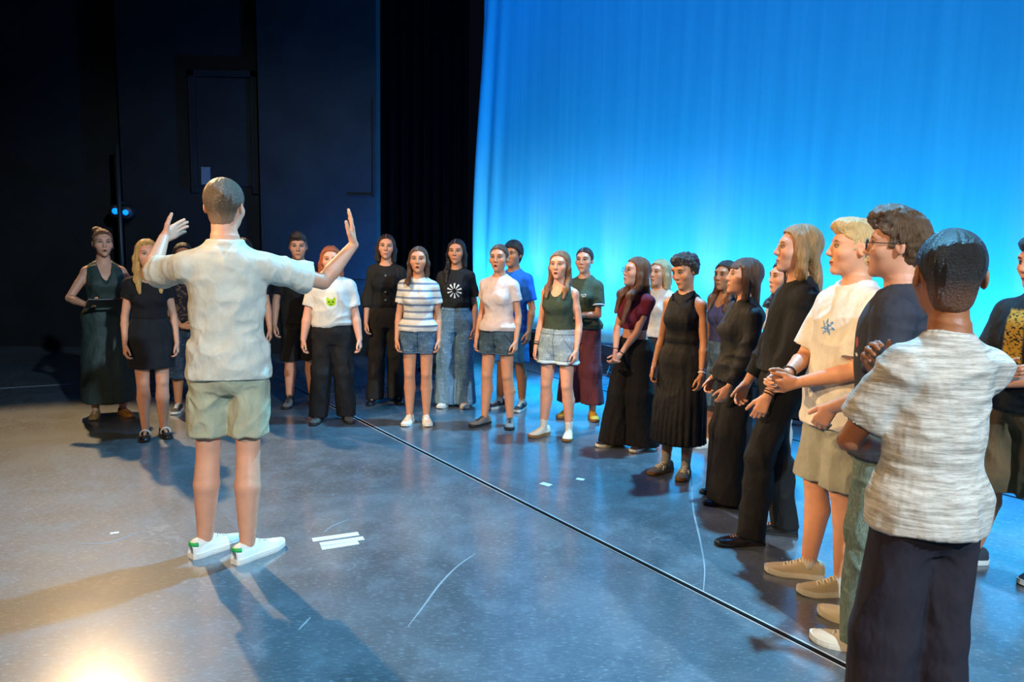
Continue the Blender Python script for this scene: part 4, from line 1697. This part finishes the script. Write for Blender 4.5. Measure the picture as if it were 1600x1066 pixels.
def p_vtag(z0):
    """darker V stitched below the collar at the back"""
    def p(t, base, o):
        x, y, z = t.xyz(o)
        dz = t.math('SUBTRACT', z, z0)
        w = t.math('MULTIPLY', dz, 0.62)
        f = t.math('MULTIPLY', t.math('SUBTRACT', w, t.math('ABSOLUTE', x)), 300.0, clamp=True)
        f = t.math('MULTIPLY', f, t.math('LESS_THAN', y, -0.02))
        f = t.math('MULTIPLY', f, t.math('LESS_THAN', dz, 0.06))
        return t.mix(t.math('MULTIPLY', f, 0.55), base, srgb('#9a968c'))
    return p


# ------------------------------------------------------------------ shared colours
SK1, SK2, SK3, SK4 = srgb('#c88f72'), srgb('#bd8262'), srgb('#ab734f'), srgb('#8a5636')
BROWN, DARK, BLONDE, GINGER, SANDY = srgb('#4a3222'), srgb('#1a1412'), srgb('#b08a54'), srgb('#a0522a'), srgb('#6d5238')
BLK_T = cloth('black_cotton', (0.0075, 0.0075, 0.009))
BLK_P = cloth('black_trouser_cloth', (0.0075, 0.0075, 0.0085), 0.8)
BLK_S = cloth('black_satin', (0.009, 0.009, 0.010), 0.68, spec=0.3)
WHT = plain('white_leather', srgb('#dcdad2'), 0.55)
OFFW = plain('off_white_canvas', srgb('#cfc7b4'), 0.85)
GUM = plain('gum_rubber', srgb('#8a6238'), 0.7)
RUBW = plain('white_rubber', srgb('#d2cfc6'), 0.7)
RUBB = plain('black_rubber', (0.012, 0.012, 0.012), 0.6)
BLKL = plain('black_leather', (0.010, 0.010, 0.011), 0.25)
BLKC = plain('black_canvas', (0.018, 0.018, 0.02), 0.85)
GREYL = plain('grey_suede', srgb('#66645f'), 0.9)
BEIG = plain('beige_suede', srgb('#b3a68e'), 0.9)
YELS = plain('mustard_suede', srgb('#c8992e'), 0.85)
GRN = plain('green_leather', srgb('#0f9a4c'), 0.5)
YLACE = plain('yellow_lace', srgb('#e0b31c'), 0.8)
SOCKW = plain('white_sock', srgb('#c9c6c0'), 0.95)
SOCKG = plain('grey_sock', srgb('#9a978f'), 0.95)
SOCKB = plain('black_sock', (0.012, 0.012, 0.012), 0.95)
WIRE = plain('dark_wire', (0.02, 0.018, 0.016), 0.35)
BRACE = plain('black_cord', (0.01, 0.01, 0.01), 0.6)
SILV = plain('silver', (0.6, 0.6, 0.6), 0.3, 1.0)

hang = dict


# ------------------------------------------------------------------ conductor
b = person('tall man in cream T-shirt and khaki shorts conducting with both arms raised', (367, 868), 277, 176, 'm', skin('conductor_skin', SK1, BROWN), 2, .010,
           head=(-14, 0, 0), feet=((-.135, .06), (.062, -.055)), toe=(-52, 50), fat=.93,
           arms={'R': dict(w=(.63, .20, 1.60), abs=1, pole=(.25, 0, -1), f=(-.05, .12, 1), n=(-1, .1, 0), curl=.12, thumb=.2),
                 'L': dict(w=(-.335, .43, 1.615), abs=1, pole=(.9, 0, -1), f=(.5, .75, .42), n=(.75, -.55, .0), curl=.12, thumb=1.3)}, group='conductor')
sh_ = cloth('cream_tshirt', srgb('#bcb7a9'), pattern=p_vtag(1.435 * b.S))
wear(b, b.top(b.gh, sh_, 'tshirt', hem=.875, sleeve=.74, g=.018, boxy=.35, flare=.0, r_end=.078, amp=.008, scale=(8, 8, 14)),
     b.legwear(b.gh, cloth('khaki_shorts_cloth', srgb('#9f9c82')), 'shorts', waist=.98, hem=.60, rh=.100, g=.015, amp=.009, scale=(13, 13, 10)))
coif(b, 'buzz', hair_mat('conductor_hair', srgb('#584430'), streak=.5, fuzz=True, fade=(srgb('#9a7358'), -.02, -.07)), t=.009)
shoes(b, WHT, RUBW, lace=WHT, heel=GRN)
band(b.root, 'collar', dict(wr=np.array((0, -.012 * b.S, 1.462 * b.S)), el=np.array((0, -.03, 1.2))), 0, .066 * b.S, .006, sh_)

# ------------------------------------------------------------------ left end
b = person('woman with hair pinned up in a long dark green sleeveless dress holding a tablet', (174, 648), 356, 6, 'f', skin('green_dress_skin', SK1, BROWN, 'open'), 0, .018, fat=1.08,
           head=(2, 0, 0), arms={'R': dict(w=(.17, .27, 1.09), pole=(1, -.6, -.6), f=(-.45, .8, .15), n=(-.5, .2, .8), curl=.8),
                                 'L': dict(w=(.17, .27, 1.09), pole=(1, -.6, -.6), f=(.45, .8, .15), n=(.5, .2, .8), curl=.8)}, feet=((-.10, .05), (.13, 0)))
wear(b, b.skirt(b.gh, cloth('dark_green_jersey', srgb('#2c3a34'), 0.6, spec=.35), 'dress', hem=.14, rx=.245, ry=.20, with_top=1, neck='v', straps=.035, hipg=.022, amp=.006, pleat=(9, .02)))
coif(b, 'bun', hair_mat('auburn_hair', srgb('#6b4326')), bun=(.03, -.07, .115), bs=(.045, .04, .03), curly=1, amp=.006)
shoes(b, plain('tan_leather', srgb('#9a6f3a'), .6), GUM, style='flat')
nk = b.neck
M = Matrix.Translation(b.g) @ Matrix.Rotation(b.root.rotation_euler.z, 4, 'Z')
tb = boxes('tablet', [(0, 0, 0, .36, .23, .012)], plain('tablet_case', (0.02, 0.021, 0.023), .4), bevel=.004)
tb.matrix_world = M @ Matrix.Translation((0, .375 * b.S, 1.115 * b.S)) @ Matrix.Rotation(R(22), 4, 'X')
scr = boxes('screen', [(0, 0, .0068, .33, .20, .001)], plain('dark_glass', (.015, .016, .018), .1), tb)
tag(tb, 'flat dark tablet held level by the woman in the green dress', 'tablet')

b = person('girl with long blonde hair in a black top and short black skirt', (242, 681), 372, 4, 'f', skin('blonde_girl_skin', SK1, SANDY), 1, .018,
           head=(4, 0, 0), feet=((-.075, 0), (.075, .02)), toe=(8, 8))
wear(b, b.top(b.gh, BLK_T, 'blouse', hem=1.02, sleeve=.42, g=.014, boxy=.1, r_end=.070, neck='scoop', tucked=True),
     b.skirt(b.gh, cloth('black_denim', (0.009, 0.010, 0.013)), 'skirt', waist=1.09, hem=.64, rx=.190, ry=.145, g=.014))
coif(b, 'long', hair_mat('blonde_hair', srgb('#b98d4e'), streak=.5), length=.30, vol=1.05)
for o in shoes(b, BLKL, RUBB, style='flat'):
    pass
for l in b.legs:
    band(b.root, 'shoe_strap', dict(wr=l['ankle'] + l['dir'] * .07 * b.S + np.array((0, 0, -.035)), el=l['ankle'] + np.array((0, 0, -.02))), 0, .040 * b.S, .006, RUBW)

b = person('girl in a dark patterned blouse and knee-length denim shorts half hidden by the conductor\'s back', (295, 641), 378, 0, 'f', skin('hidden_girl_skin', SK3, DARK), 0, .018,
           arms={'R': dict(w=(.04, .20, .93), cross=1, pole=(1, -.5, -.3), f=(-1, .3, 0), n=(0, -1, 0))})
wear(b, b.top(b.gh, cloth('dark_print_cotton', srgb('#1d1a20'), pattern=p_speckle), 'blouse', hem=.97, sleeve=.5, boxy=.4),
     b.legwear(b.gh, denim('dark_denim', srgb('#3a4d63'), srgb('#16202c')), 'denim_shorts', waist=1.05, hem=.36, rk=.10, rh=.115))
coif(b, 'long', hair_mat('hidden_girl_hair', DARK), length=.2)
shoes(b, BLKC, RUBW, lace=SOCKW)

b = person('dark-haired person in black almost wholly hidden behind the conductor\'s back', (386, 642), 373, 0, 'm', skin('hidden_person_skin', SK1, DARK), 0, .012, fat=.92)
wear(b, b.top(b.gh, BLK_T, 'tshirt', hem=.88), b.legwear(b.gh, BLK_P, 'trousers', waist=1.0, hem=.06))
coif(b, 'short', hair_mat('hidden_person_hair', DARK), t=.014)
shoes(b, BLKC, RUBB)

b = person('boy with spiky dark hair in a black T-shirt and black shorts with black socks', (470, 632), 361, 2, 'm', skin('black_shorts_boy_skin', SK1, BROWN), 0, .03, fat=.93,
           head=(-4, -4, 0), feet=((-.12, 0), (.11, .03)))
wear(b, b.top(b.gh, BLK_T, 'tshirt', hem=.86, sleeve=.75, boxy=.6, r_end=.075), b.legwear(b.gh, BLK_P, 'shorts', waist=1.0, hem=.48, rh=.112))
coif(b, 'quiff', hair_mat('spiky_hair', srgb('#3d3028')), extra=(((0, .05, .125), (.035, .04, .022)),))
socks(b, SOCKB, .20)
shoes(b, GREYL, RUBB, lace=BLKC)

b = person('red-haired person in a white T-shirt with a green animal print and black trousers', (520, 657), 383, -2, 'm', skin('ginger_skin', srgb('#cf967e'), GINGER), 1, .018, fat=1.12,
           feet=((-.14, 0), (.14, .03)), arms={'R': dict(w=(.275, .06, .85)), 'L': dict(w=(.275, .06, .85))})
wear(b, b.top(b.gh, cloth('white_print_tshirt', srgb('#c2c0ba'), pattern=p_cat(1.23 * b.S)), 'tshirt', hem=.93, sleeve=.72, boxy=.6, r_end=.075, amp=.007, tucked=True, flare=.004),
     b.legwear(b.gh, BLK_P, 'trousers', waist=1.02, hem=.05, rk=.088, rh=.088, amp=.008))
coif(b, 'bob', hair_mat('ginger_hair', GINGER, streak=.4), length=.18, vol=1.15, curly=1, amp=.006)
shoes(b, plain('dark_brown_suede', srgb('#4a4540'), .9), RUBB, lace=BLKC)

b = person('woman with long dark hair in a black buttoned blouse and black trousers', (604, 627), 365, -4, 'f', skin('blouse_woman_skin', SK1, BROWN), 0, .016,
           head=(2, 0, -3), feet=((-.11, 0), (.12, .05)))
wear(b, b.top(b.gh, cloth('black_gathered_cotton', (0.013, 0.014, 0.015)), 'blouse', hem=.98, sleeve=1.35, g=.020, boxy=.7, r_end=.055, neck='boat', amp=.010, scale=(13, 13, 2), tucked=True, flare=.012),
     b.legwear(b.gh, cloth('charcoal_trouser_cloth', (0.018, 0.0175, 0.017)), 'trousers', waist=1.10, hem=.04, rk=.080, rh=.098))
coif(b, 'long', hair_mat('dark_brown_hair', scalp=True, col=srgb('#2b1d16')), length=.26, vol=.95, lockl=.12, lockr=.12)
for k in range(4):
    zz = (1.36 - k * .085) * b.S
    boxes('button', [(0, (.132 + (.016 if 0 < k < 3 else 0)) * b.S, zz, .016, .008, .016)], SILV, b.root)
shoes(b, BLKL, RUBB, style='flat')

b = person('girl in a white polo shirt with blue-grey stripes and denim shorts', (653, 660), 384, -4, 'f', skin('polo_girl_skin', SK2, BROWN, 'open'), 1, .014,
           head=(-2, 3, 0), feet=((-.085, .0), (.085, 0)), toe=(10, 10))
ps_ = cloth('striped_pique', srgb('#c4c2bd'), pattern=p_stripes)
wear(b, b.top(b.gh, ps_, 'polo_shirt', hem=.945, sleeve=.58, boxy=.45, neck='v', g=.015), b.legwear(b.gh, denim('mid_denim', srgb('#587389'), srgb('#2c4052'), waist=1.04 * b.S, hem=.725 * b.S, roll=.012), 'denim_shorts', waist=1.04, hem=.725, rh=.108, amp=.004))
band(b.root, 'collar', dict(wr=np.array((0, .008 * b.S, 1.468 * b.S)), el=np.array((0, -.08, 1.2))), 0, .064 * b.S, .012, ps_)
coif(b, 'long', hair_mat('brown_hair', scalp=True, col=srgb('#4a3020')), length=.24, vol=.85, lockl=.1, lockr=.22)
shoes(b, OFFW, RUBW, lace=WHT)

b = person('girl in black T-shirt with white sunburst print and wide pale jeans', (711, 633), 373, -8, 'f', skin('sunburst_girl_skin', SK2, DARK), 0, .014,
           head=(-4, 0, 0), feet=((-.09, 0), (.09, .02)))
wear(b, b.top(b.gh, cloth('black_print_tshirt', (0.016, 0.016, 0.017), pattern=p_sun(1.25 * b.S)), 'tshirt', hem=1.02, sleeve=.7, boxy=.5, r_end=.07, flare=.004, tucked=True),
     b.legwear(b.gh, denim('light_denim', srgb('#7797ab'), srgb('#4a6c86'), waist=1.08 * b.S), 'wide_jeans', waist=1.08, hem=.03, rk=.105, rh=.135, amp=.010, scale=(14, 14, 2.5)))
coif(b, 'long', hair_mat('black_hair', scalp=True, col=srgb('#15100e')), length=.34, vol=.95, lockl=.1, lockr=.3)
shoes(b, OFFW, RUBW)

# ------------------------------------------------------------------ in front of the backdrop
b = person('girl with tied-back brown hair in a pale pink T-shirt and dark denim shorts', (776, 664), 381, -24, 'f', skin('pink_girl_skin', SK2, BROWN, 'open'), 1, .012,
           head=(6, 0, 0), feet=((-.13, -.03), (.12, .03)), toe=(22, 18))
wear(b, b.top(b.gh, cloth('pale_pink_tshirt', srgb('#c8b4ab')), 'tshirt', hem=.95, sleeve=.5, boxy=.35, r_end=.062), b.legwear(b.gh, denim('dark_blue_denim', srgb('#4a606c'), srgb('#1f2d38'), waist=1.03 * b.S, hem=.725 * b.S, roll=.012), 'denim_shorts', waist=1.03, hem=.725, rh=.118, amp=.006))
coif(b, 'pony', hair_mat('brown_hair_tied', scalp=True, col=srgb('#4a3122')), length=.16)
shoes(b, GREYL, RUBB, lace=BLKC)

b = person('boy in a bright blue T-shirt and blue shorts behind the girl in pink', (798, 638), 376, -34, 'm', skin('blue_boy_skin', SK3, DARK), 0, .018, fat=.92,
           head=(4, 0, 0), feet=((-.12, -.04), (.12, .04)))
wear(b, b.top(b.gh, cloth('bright_blue_tshirt', srgb('#1a5fc4')), 'tshirt', hem=.84, sleeve=.72, boxy=.6), b.legwear(b.gh, cloth('blue_shorts_cloth', srgb('#2a6da8')), 'shorts', waist=1.0, hem=.52, rh=.11))
coif(b, 'short', hair_mat('black_short_hair', srgb('#14100f')), t=.017)
socks(b, SOCKW, .16)
shoes(b, BLKC, RUBW, lace=WHT)

b = person('girl with long light brown hair in a dark green tank top and pale denim shorts', (868, 681), 391, -24, 'f', skin('tank_girl_skin', srgb('#cb9176'), SANDY, 'open'), 1, .012,
           head=(4, 0, 0), feet=((-.13, -.02), (.12, .02)), toe=(18, 16), fat=1.03)
wear(b, b.top(b.gh, cloth('dark_green_rib', srgb('#344034')), 'tank_top', hem=.97, sleeve=0, straps=.02, neck=None, boxy=.1, g=.010, tucked=True, zhi=1.49, amp=.003),
     b.legwear(b.gh, denim('pale_denim', srgb('#93a7b2'), srgb('#64798a'), waist=1.05 * b.S, hem=.72 * b.S, roll=.03), 'denim_shorts', waist=1.05, hem=.72, rh=.122, amp=.007))
for l in b.legs:
    pass
coif(b, 'long', hair_mat('light_brown_hair', scalp=True, col=srgb('#7d5636')), length=.27, vol=.82)
socks(b, SOCKW, .165)
shoes(b, OFFW, GUM, lace=OFFW)
band(b.root, 'wristband', b.arms['R'], .03, .026 * b.S, .006, BRACE)
band(b.root, 'wristband', b.arms['R'], .05, .028 * b.S, .006, GREYL)

b = person('girl in a green T-shirt with white sleeve edges and maroon wide trousers', (906, 651), 386, -20, 'f', skin('maroon_girl_skin', SK1, BROWN), 0, .012, fat=1.04,
           head=(2, 0, 0), feet=((-.14, 0), (.13, .02)), toe=(30, 8),
           arms={'L': dict(w=(.03, .19, 1.10), cross=1, pole=(1, -.5, -.6), f=(1, .25, .05), n=(0, -1, .1)), 'R': dict(w=(.05, .20, 1.08), cross=1, pole=(1, -.5, -.6), f=(-1, .3, 0), n=(0, -1, .1))})
wear(b, b.top(b.gh, cloth('green_ringer_tshirt', srgb('#3f4c3e'), pattern=p_ringer(b.S, (.5, .5, .48))), 'tshirt', hem=.945, sleeve=.66, boxy=.5, r_end=.068),
     b.legwear(b.gh, cloth('maroon_cloth', srgb('#6b3a42')), 'wide_trousers', waist=1.06, hem=.16, rk=.105, rh=.120, amp=.006, scale=(12, 12, 3)))
band(b.root, 'neck_band', dict(wr=np.array((0, .006 * b.S, 1.466 * b.S)), el=np.array((0, -.08, 1.2))), 0, .062 * b.S, .007, SOCKW)
for A in b.arms.values():
    d_ = unit(A['el'] - A['sh'])
    e_ = A['sh'] + (A['el'] - A['sh']) * .655
    band(b.root, 'sleeve_edge', dict(wr=e_, el=A['sh']), 0, .064 * b.S, .008, SOCKW)
coif(b, 'pony', hair_mat('dark_tied_hair', scalp=True, col=srgb('#2e2019')), length=.14)
shoes(b, YELS, GUM, lace=YELS)

b = person('fair-haired person in a pale top hidden behind the girl with very long hair', (1021, 668), 404, -40, 'f', skin('hidden_fair_skin', SK1, SANDY), 0, .016)
wear(b, b.top(b.gh, cloth('pale_top', srgb('#b9b3ac')), 'top', hem=.98, sleeve=.3, boxy=.3), b.legwear(b.gh, cloth('navy_cloth', srgb('#22252d')), 'long_shorts', waist=1.04, hem=.42, rk=.10, rh=.105))
coif(b, 'bob', hair_mat('fair_hair', srgb('#b39a70')), length=.16)
shoes(b, OFFW, RUBW)

b = person('girl with very long straight brown hair in a maroon crop T-shirt and wide black trousers', (984, 698), 400, -42, 'f', skin('crop_girl_skin', srgb('#cd947a'), SANDY), 1, .016,
           head=(-22, 6, 0), feet=((-.11, -.05), (.12, .08)),
           arms={'L': dict(w=(-.025, .21, .90), cross=1, pole=(1, -.6, 0), f=(.35, .5, -.7), n=(.6, -.3, .2)), 'R': dict(w=(.03, .215, .92), cross=1, pole=(1, -.6, 0), f=(-.35, .5, -.7), n=(-.6, -.3, .2))})
wear(b, b.top(b.gh, cloth('maroon_jersey', srgb('#6a2230')), 'crop_tshirt', hem=1.12, sleeve=.45, boxy=.1, g=.012, r_end=.058, amp=.004, tucked=True),
     b.legwear(b.gh, BLK_P, 'wide_trousers', waist=1.04, hem=.035, rk=.115, rh=.150, amp=.009, scale=(12, 12, 2.5)))
coif(b, 'long', hair_mat('long_brown_hair', srgb('#6b4228'), streak=.45), length=.46, vol=1.0, lockl=.42, lockr=.34, tipw=.95, lockw=1.5)
for A in b.arms.values():
    band(b.root, 'bracelet', A, .02, .024 * b.S, .004, BRACE)
shoes(b, BLKC, RUBW, lace=WHT)
gl = []
for sx in (-1, 1):
    pts = [b.HM @ Vector((sx * .032 + math.cos(t) * .022, .098, .008 + math.sin(t) * .019)) for t in np.linspace(0, 6.283, 16, endpoint=False)]
    add('glasses_rim', py_mesh('glasses_rim', *tube(pts, .0022, 5, closed=True), True), WIRE, b.root)

b = person('woman with long dark hair in a purple tank top and grey denim shorts', (1120, 702), 406, -42, 'f', skin('purple_woman_skin', SK3, DARK), 0, .016, head=(4, 0, 0))
wear(b, b.top(b.gh, cloth('purple_grey_jersey', srgb('#44415c')), 'tank_top', hem=1.0, sleeve=0, straps=.02, neck=None, boxy=.1, g=.011, zhi=1.49, amp=.004, tucked=True),
     b.legwear(b.gh, denim('grey_denim', srgb('#66767c'), srgb('#39454c')), 'denim_shorts', waist=1.04, hem=.42, rk=.10, rh=.118, amp=.006))
coif(b, 'long', hair_mat('dark_wavy_hair', srgb('#2c1a12'), tip=srgb('#7a4a28')), length=.28, vol=1.05)
shoes(b, OFFW, RUBW, lace=WHT)

b = person('young woman with curly pinned-up hair in a black halter top and pleated black skirt', (1056, 739), 392, -28, 'f', skin('pleated_girl_skin', SK3, DARK), 1, .030,
           head=(-14, -16, 4), feet=((-.085, .0), (.085, .02)), toe=(16, 10), arms={'L': dict(w=(.225, .09, .85)), 'R': dict(w=(.21, .07, .86))})
bs_ = cloth('black_crepe', (0.007, 0.007, 0.0085), .75)
wear(b, b.skirt(b.gh, bs_, 'pleated_dress', hem=.27, rx=.225, ry=.20, with_top=1, neck='halter', straps=-.012, pleat=(26, .035), waist=1.12, hipg=.02))
for A in b.arms.values():
    sx = A['sx']
    pts = [(sx * .055 * b.S, .10 * b.S, 1.42 * b.S), (sx * .085 * b.S, .045 * b.S, 1.462 * b.S), (sx * .082 * b.S, -.02 * b.S, 1.468 * b.S), (sx * .055 * b.S, -.085 * b.S, 1.42 * b.S)]
    add('shoulder_strap', py_mesh('shoulder_strap', *tube(pts, .006, 6), True), bs_, b.root)
coif(b, 'curls', hair_mat('curly_dark_hair', srgb('#2a1d17'), streak=.6), amp=.013, extra=(((0, -.10, .06), (.045, .045, .045)), ((.07, -.03, .0), (.02, .03, .04)), ((-.07, -.03, .0), (.02, .03, .04))))
socks(b, SOCKG, .21)
shoes(b, plain('grey_blue_suede', srgb('#6a6f76'), .85), GUM, lace=WHT, stripe=WHT)
band(b.root, 'bracelet', b.arms['L'], .02, .025 * b.S, .005, WHT)
band(b.root, 'bracelet', b.arms['L'], .04, .026 * b.S, .003, SILV)

b = person('person with brown bob in loose black shirt and very wide black trousers', (1140, 779), 401, -66, 'f', skin('bob_person_skin', SK1, BROWN), 1, .016,
           head=(-8, 6, 0), feet=((-.10, .05), (.10, -.02)), toe=(8, 8), lean=(0, -.02), arms={'L': dict(w=(.20, .15, .88)), 'R': dict(w=(.20, .10, .88))})
wear(b, b.top(b.gh, BLK_S, 'shirt', hem=.90, sleeve=1.92, g=.024, boxy=.8, r_end=.046, neck='v', amp=.009, flare=.015), b.legwear(b.gh, BLK_P, 'wide_trousers', waist=1.08, hem=.03, rk=.125, rh=.155, amp=.008, scale=(12, 12, 2.5)))
band(b.root, 'collar', dict(wr=np.array((0, .008 * b.S, 1.468 * b.S)), el=np.array((0, -.08, 1.2))), 0, .062 * b.S, .014, BLK_S)
coif(b, 'bob', hair_mat('brown_bob_hair', srgb('#4b3122'), streak=.5), length=.15, vol=1.05, fringe=1)
shoes(b, BLKL, RUBB, style='flat', lace=BLKC)

b = person('person with dark curly hair in a pale grey top hidden behind the long-haired young man', (1206, 744), 405, -60, 'f', skin('curly_hidden_skin', SK2, DARK), 0, .018)
wear(b, b.top(b.gh, cloth('pale_grey_top', srgb('#9b9ea2')), 'tshirt', hem=.97, sleeve=.6, boxy=.5), b.legwear(b.gh, cloth('cream_trouser_cloth', srgb('#b8b2a6')), 'trousers', waist=1.05, hem=.05, rk=.08, rh=.09))
coif(b, 'long', hair_mat('dark_curly_long_hair', srgb('#17110f')), length=.20, vol=1.1, curly=1, amp=.009)
shoes(b, WHT, RUBW)

# ------------------------------------------------------------------ right end, nearest the camera
b = person('slim young man with shoulder-length blond hair in a black jumper and black trousers', (1203, 843), 349, -74, 'm', skin('long_hair_man_skin', SK1, SANDY), 2, .016, fat=.93,
           head=(0, 2, 0), feet=((-.085, .13), (.09, -.10)), toe=(10, 12), knee=(.05, .03), lean=(0, -.05), shoulder=.96,
           arms={'L': dict(w=(.195, .13, .85), pole=(.3, -1, -.1)), 'R': dict(w=(.20, .14, .86))})
wear(b, b.top(b.gh, cloth('black_knit', (0.009, 0.0095, 0.011), .8), 'jumper', hem=.99, sleeve=1.80, g=.020, boxy=.55, r_end=.046, neck='crew', amp=.008, flare=.014),
     b.legwear(b.gh, BLK_P, 'trousers', waist=1.03, hem=.05, rk=.078, rh=.082, amp=.006))
coif(b, 'bob', hair_mat('long_blond_hair', srgb('#9c744a'), streak=.5), length=.20, vol=1.15)
shoes(b, BLKL, RUBB, style='flat', lace=BLKC)
for off, r_ in ((.015, .004), (.03, .003), (.045, .004)):
    band(b.root, 'bracelet', b.arms['L'], off, .029 * b.S, r_, BRACE, .006)

b = person('blond boy with cropped hair in white T-shirt with blue print and grey shorts', (1288, 914), 339, -56, 'm', skin('blond_boy_skin', srgb('#c88f6f'), SANDY, 'smile'), 2, .022, fat=.97,
           head=(-20, 0, 0), feet=((-.10, -.02), (.10, .03)), toe=(-10, 24), lean=(0, -.03),
           arms={'L': dict(w=(-.045, .245, 1.03), cross=1, pole=(1, -.7, -.5), f=(.25, .95, -.25), n=(.9, -.1, .1), curl=.7), 'R': dict(w=(.045, .255, 1.05), cross=1, pole=(1, -.7, -.5), f=(-.25, .95, -.3), n=(-.9, -.1, .1), curl=.7)})
wear(b, b.top(b.gh, cloth('white_flower_tshirt', srgb('#c6c1b9'), pattern=p_flower(-.04 * b.S, 1.29 * b.S, .042, srgb('#4d7fb0'))), 'tshirt', hem=.82, sleeve=.85, g=.024, boxy=.8, r_end=.088, amp=.008, flare=.012, scale=(6, 6, 5)),
     b.legwear(b.gh, cloth('grey_cord_cloth', srgb('#8c8c80')), 'shorts', waist=1.0, hem=.53, rh=.112, amp=.005))
coif(b, 'quiff', hair_mat('blond_crop_hair', srgb('#c9ab78'), streak=.35), t=.004, amp=.006)
socks(b, SOCKW, .14)
shoes(b, BEIG, RUBW, lace=WHT)
band(b.root, 'wristband', b.arms['R'], .03, .031 * b.S, .005, BRACE)

b = person('dark-haired person in black almost hidden between the blond boy and the glasses wearer', (1392, 768), 425, -60, 'f', skin('between_skin', SK2, DARK), 0, .016)
wear(b, b.top(b.gh, BLK_T, 'tshirt', hem=.95), b.legwear(b.gh, BLK_P, 'trousers', waist=1.04, hem=.06))
coif(b, 'bob', hair_mat('between_hair', DARK), length=.14)
shoes(b, BLKC, RUBB)

b = person('young man with swept brown hair, glasses, charcoal T-shirt and faded green jeans', (1356, 1000), 321, -96, 'm', skin('glasses_man_skin', SK1, BROWN), 2, .035, fat=.97,
           head=(4, 0, 0), feet=((-.11, .0), (.11, .02)), toe=(6, 6), arms={'L': dict(w=(.12, .19, 1.0), pole=(1, -1, -.2), f=(.2, .5, -.8)), 'R': dict(w=(.22, .1, .87))})
wear(b, b.top(b.gh, cloth('charcoal_tshirt', srgb('#33343c'), pattern=p_badge(-.09 * b.S, 1.27 * b.S, srgb('#a24a4a'))), 'tshirt', hem=.82, sleeve=.75, g=.022, boxy=.75, r_end=.08, amp=.006),
     b.legwear(b.gh, denim('green_denim', srgb('#7c8c80'), srgb('#56665c')), 'jeans', waist=1.0, hem=.045, rk=.095, rh=.098, amp=.006))
coif(b, 'quiff', hair_mat('swept_brown_hair', srgb('#5a432e'), streak=.6), t=.010, extra=(((0, .02, .115), (.07, .08, .04)), ((0, .07, .105), (.055, .035, .03))), amp=.009)
shoes(b, OFFW, OFFW, lace=WHT)
for sx in (-1, 1):
    pts = [b.HM @ Vector((sx * .032 + math.cos(t) * .023, .100, .006 + math.sin(t) * .021)) for t in np.linspace(0, 6.283, 18, endpoint=False)]
    add('glasses_rim', py_mesh('glasses_rim', *tube(pts, .0018, 5, closed=True), True), WIRE, b.root)
    pts = [b.HM @ Vector(p) for p in ((sx * .055, .100, .012), (sx * .074, .085, .012), (sx * .080, .0, .010), (sx * .080, -.018, .004))]
    add('glasses_arm', py_mesh('glasses_arm', *tube(pts, .0018, 5), True), WIRE, b.root)
pts = [b.HM @ Vector(p) for p in ((-.010, .101, .010), (0, .108, .014), (.010, .101, .010))]
add('glasses_bridge', py_mesh('glasses_bridge', *tube(pts, .0016, 5), True), WIRE, b.root)

b = person('man with cropped black hair seen from behind in a heathered grey T-shirt and dark trousers', None, 355, -143, 'm', skin('grey_shirt_man_skin', SK4, DARK), 2, .006, world=(1.235, 2.1, 0),
           fat=.90, head=(-22, 0, 0), lean=(.03, .02), shoulder=.86, headsize=1.10, torso=.965,
           arms={'L': dict(w=(.01, .25, 1.06), cross=1, pole=(1.2, -.1, -.7), f=(1, .4, .1), n=(0, -1, .2)), 'R': dict(w=(-.05, .23, 1.33), cross=1, pole=(.8, .2, -1), f=(-.5, -.1, .85), n=(-.2, -1, 0), curl=.9)})
wear(b, b.top(b.gh, cloth('heather_grey_tshirt', srgb('#a5a098'), pattern=p_heather), 'tshirt', hem=.885, sleeve=.72, g=.016, boxy=.6, r_end=.080, amp=.008, flare=.010, scale=(8, 8, 12)),
     b.legwear(b.gh, cloth('dark_aubergine_cloth', srgb('#211d26')), 'trousers', waist=1.0, hem=.05, rk=.105, rh=.11, amp=.008, scale=(9, 9, 3)))
coif(b, 'buzz', hair_mat('cropped_black_hair', srgb('#1b1512'), streak=.5, fuzz=True, fade=(srgb('#7a4d31'), .0, -.085)), t=.004)
A = b.arms['L']
e_ = A['sh'] + (A['el'] - A['sh']) * .66
shoes(b, BLKC, RUBW)

b = person('smiling man in dark T-shirt with gold print and brown cargo shorts', (1577, 893), 362, -38, 'm', skin('gold_print_man_skin', srgb('#b5795a'), DARK, 'smile'), 1, .030,
           head=(-8, -8, 0), feet=((-.12, -.10), (.14, .10)), toe=(10, 16), arms={'R': dict(w=(.0, .22, 1.10), cross=1, pole=(1, -.4, -.6), f=(-1, .2, .1), n=(0, -1, .2)), 'L': dict(w=(-.02, .20, 1.04), cross=1, pole=(1, -.4, -.6), f=(1, .2, .1), n=(0, -1, .2))})
wear(b, b.top(b.gh, cloth('dark_navy_tshirt', srgb('#14181c'), pattern=p_gold(.02, 1.24 * b.S)), 'tshirt', hem=.88, sleeve=.72, boxy=.6, r_end=.078),
     b.legwear(b.gh, cloth('brown_canvas', srgb('#5b4a33')), 'cargo_shorts', waist=1.0, hem=.44, rk=.12, rh=.125, amp=.008))
coif(b, 'curls', hair_mat('wavy_dark_hair', srgb('#221a18'), streak=.5), amp=.008)
socks(b, SOCKB, .12)
shoes(b, plain('navy_mesh', srgb('#2b3038'), .8), RUBW, lace=YLACE)
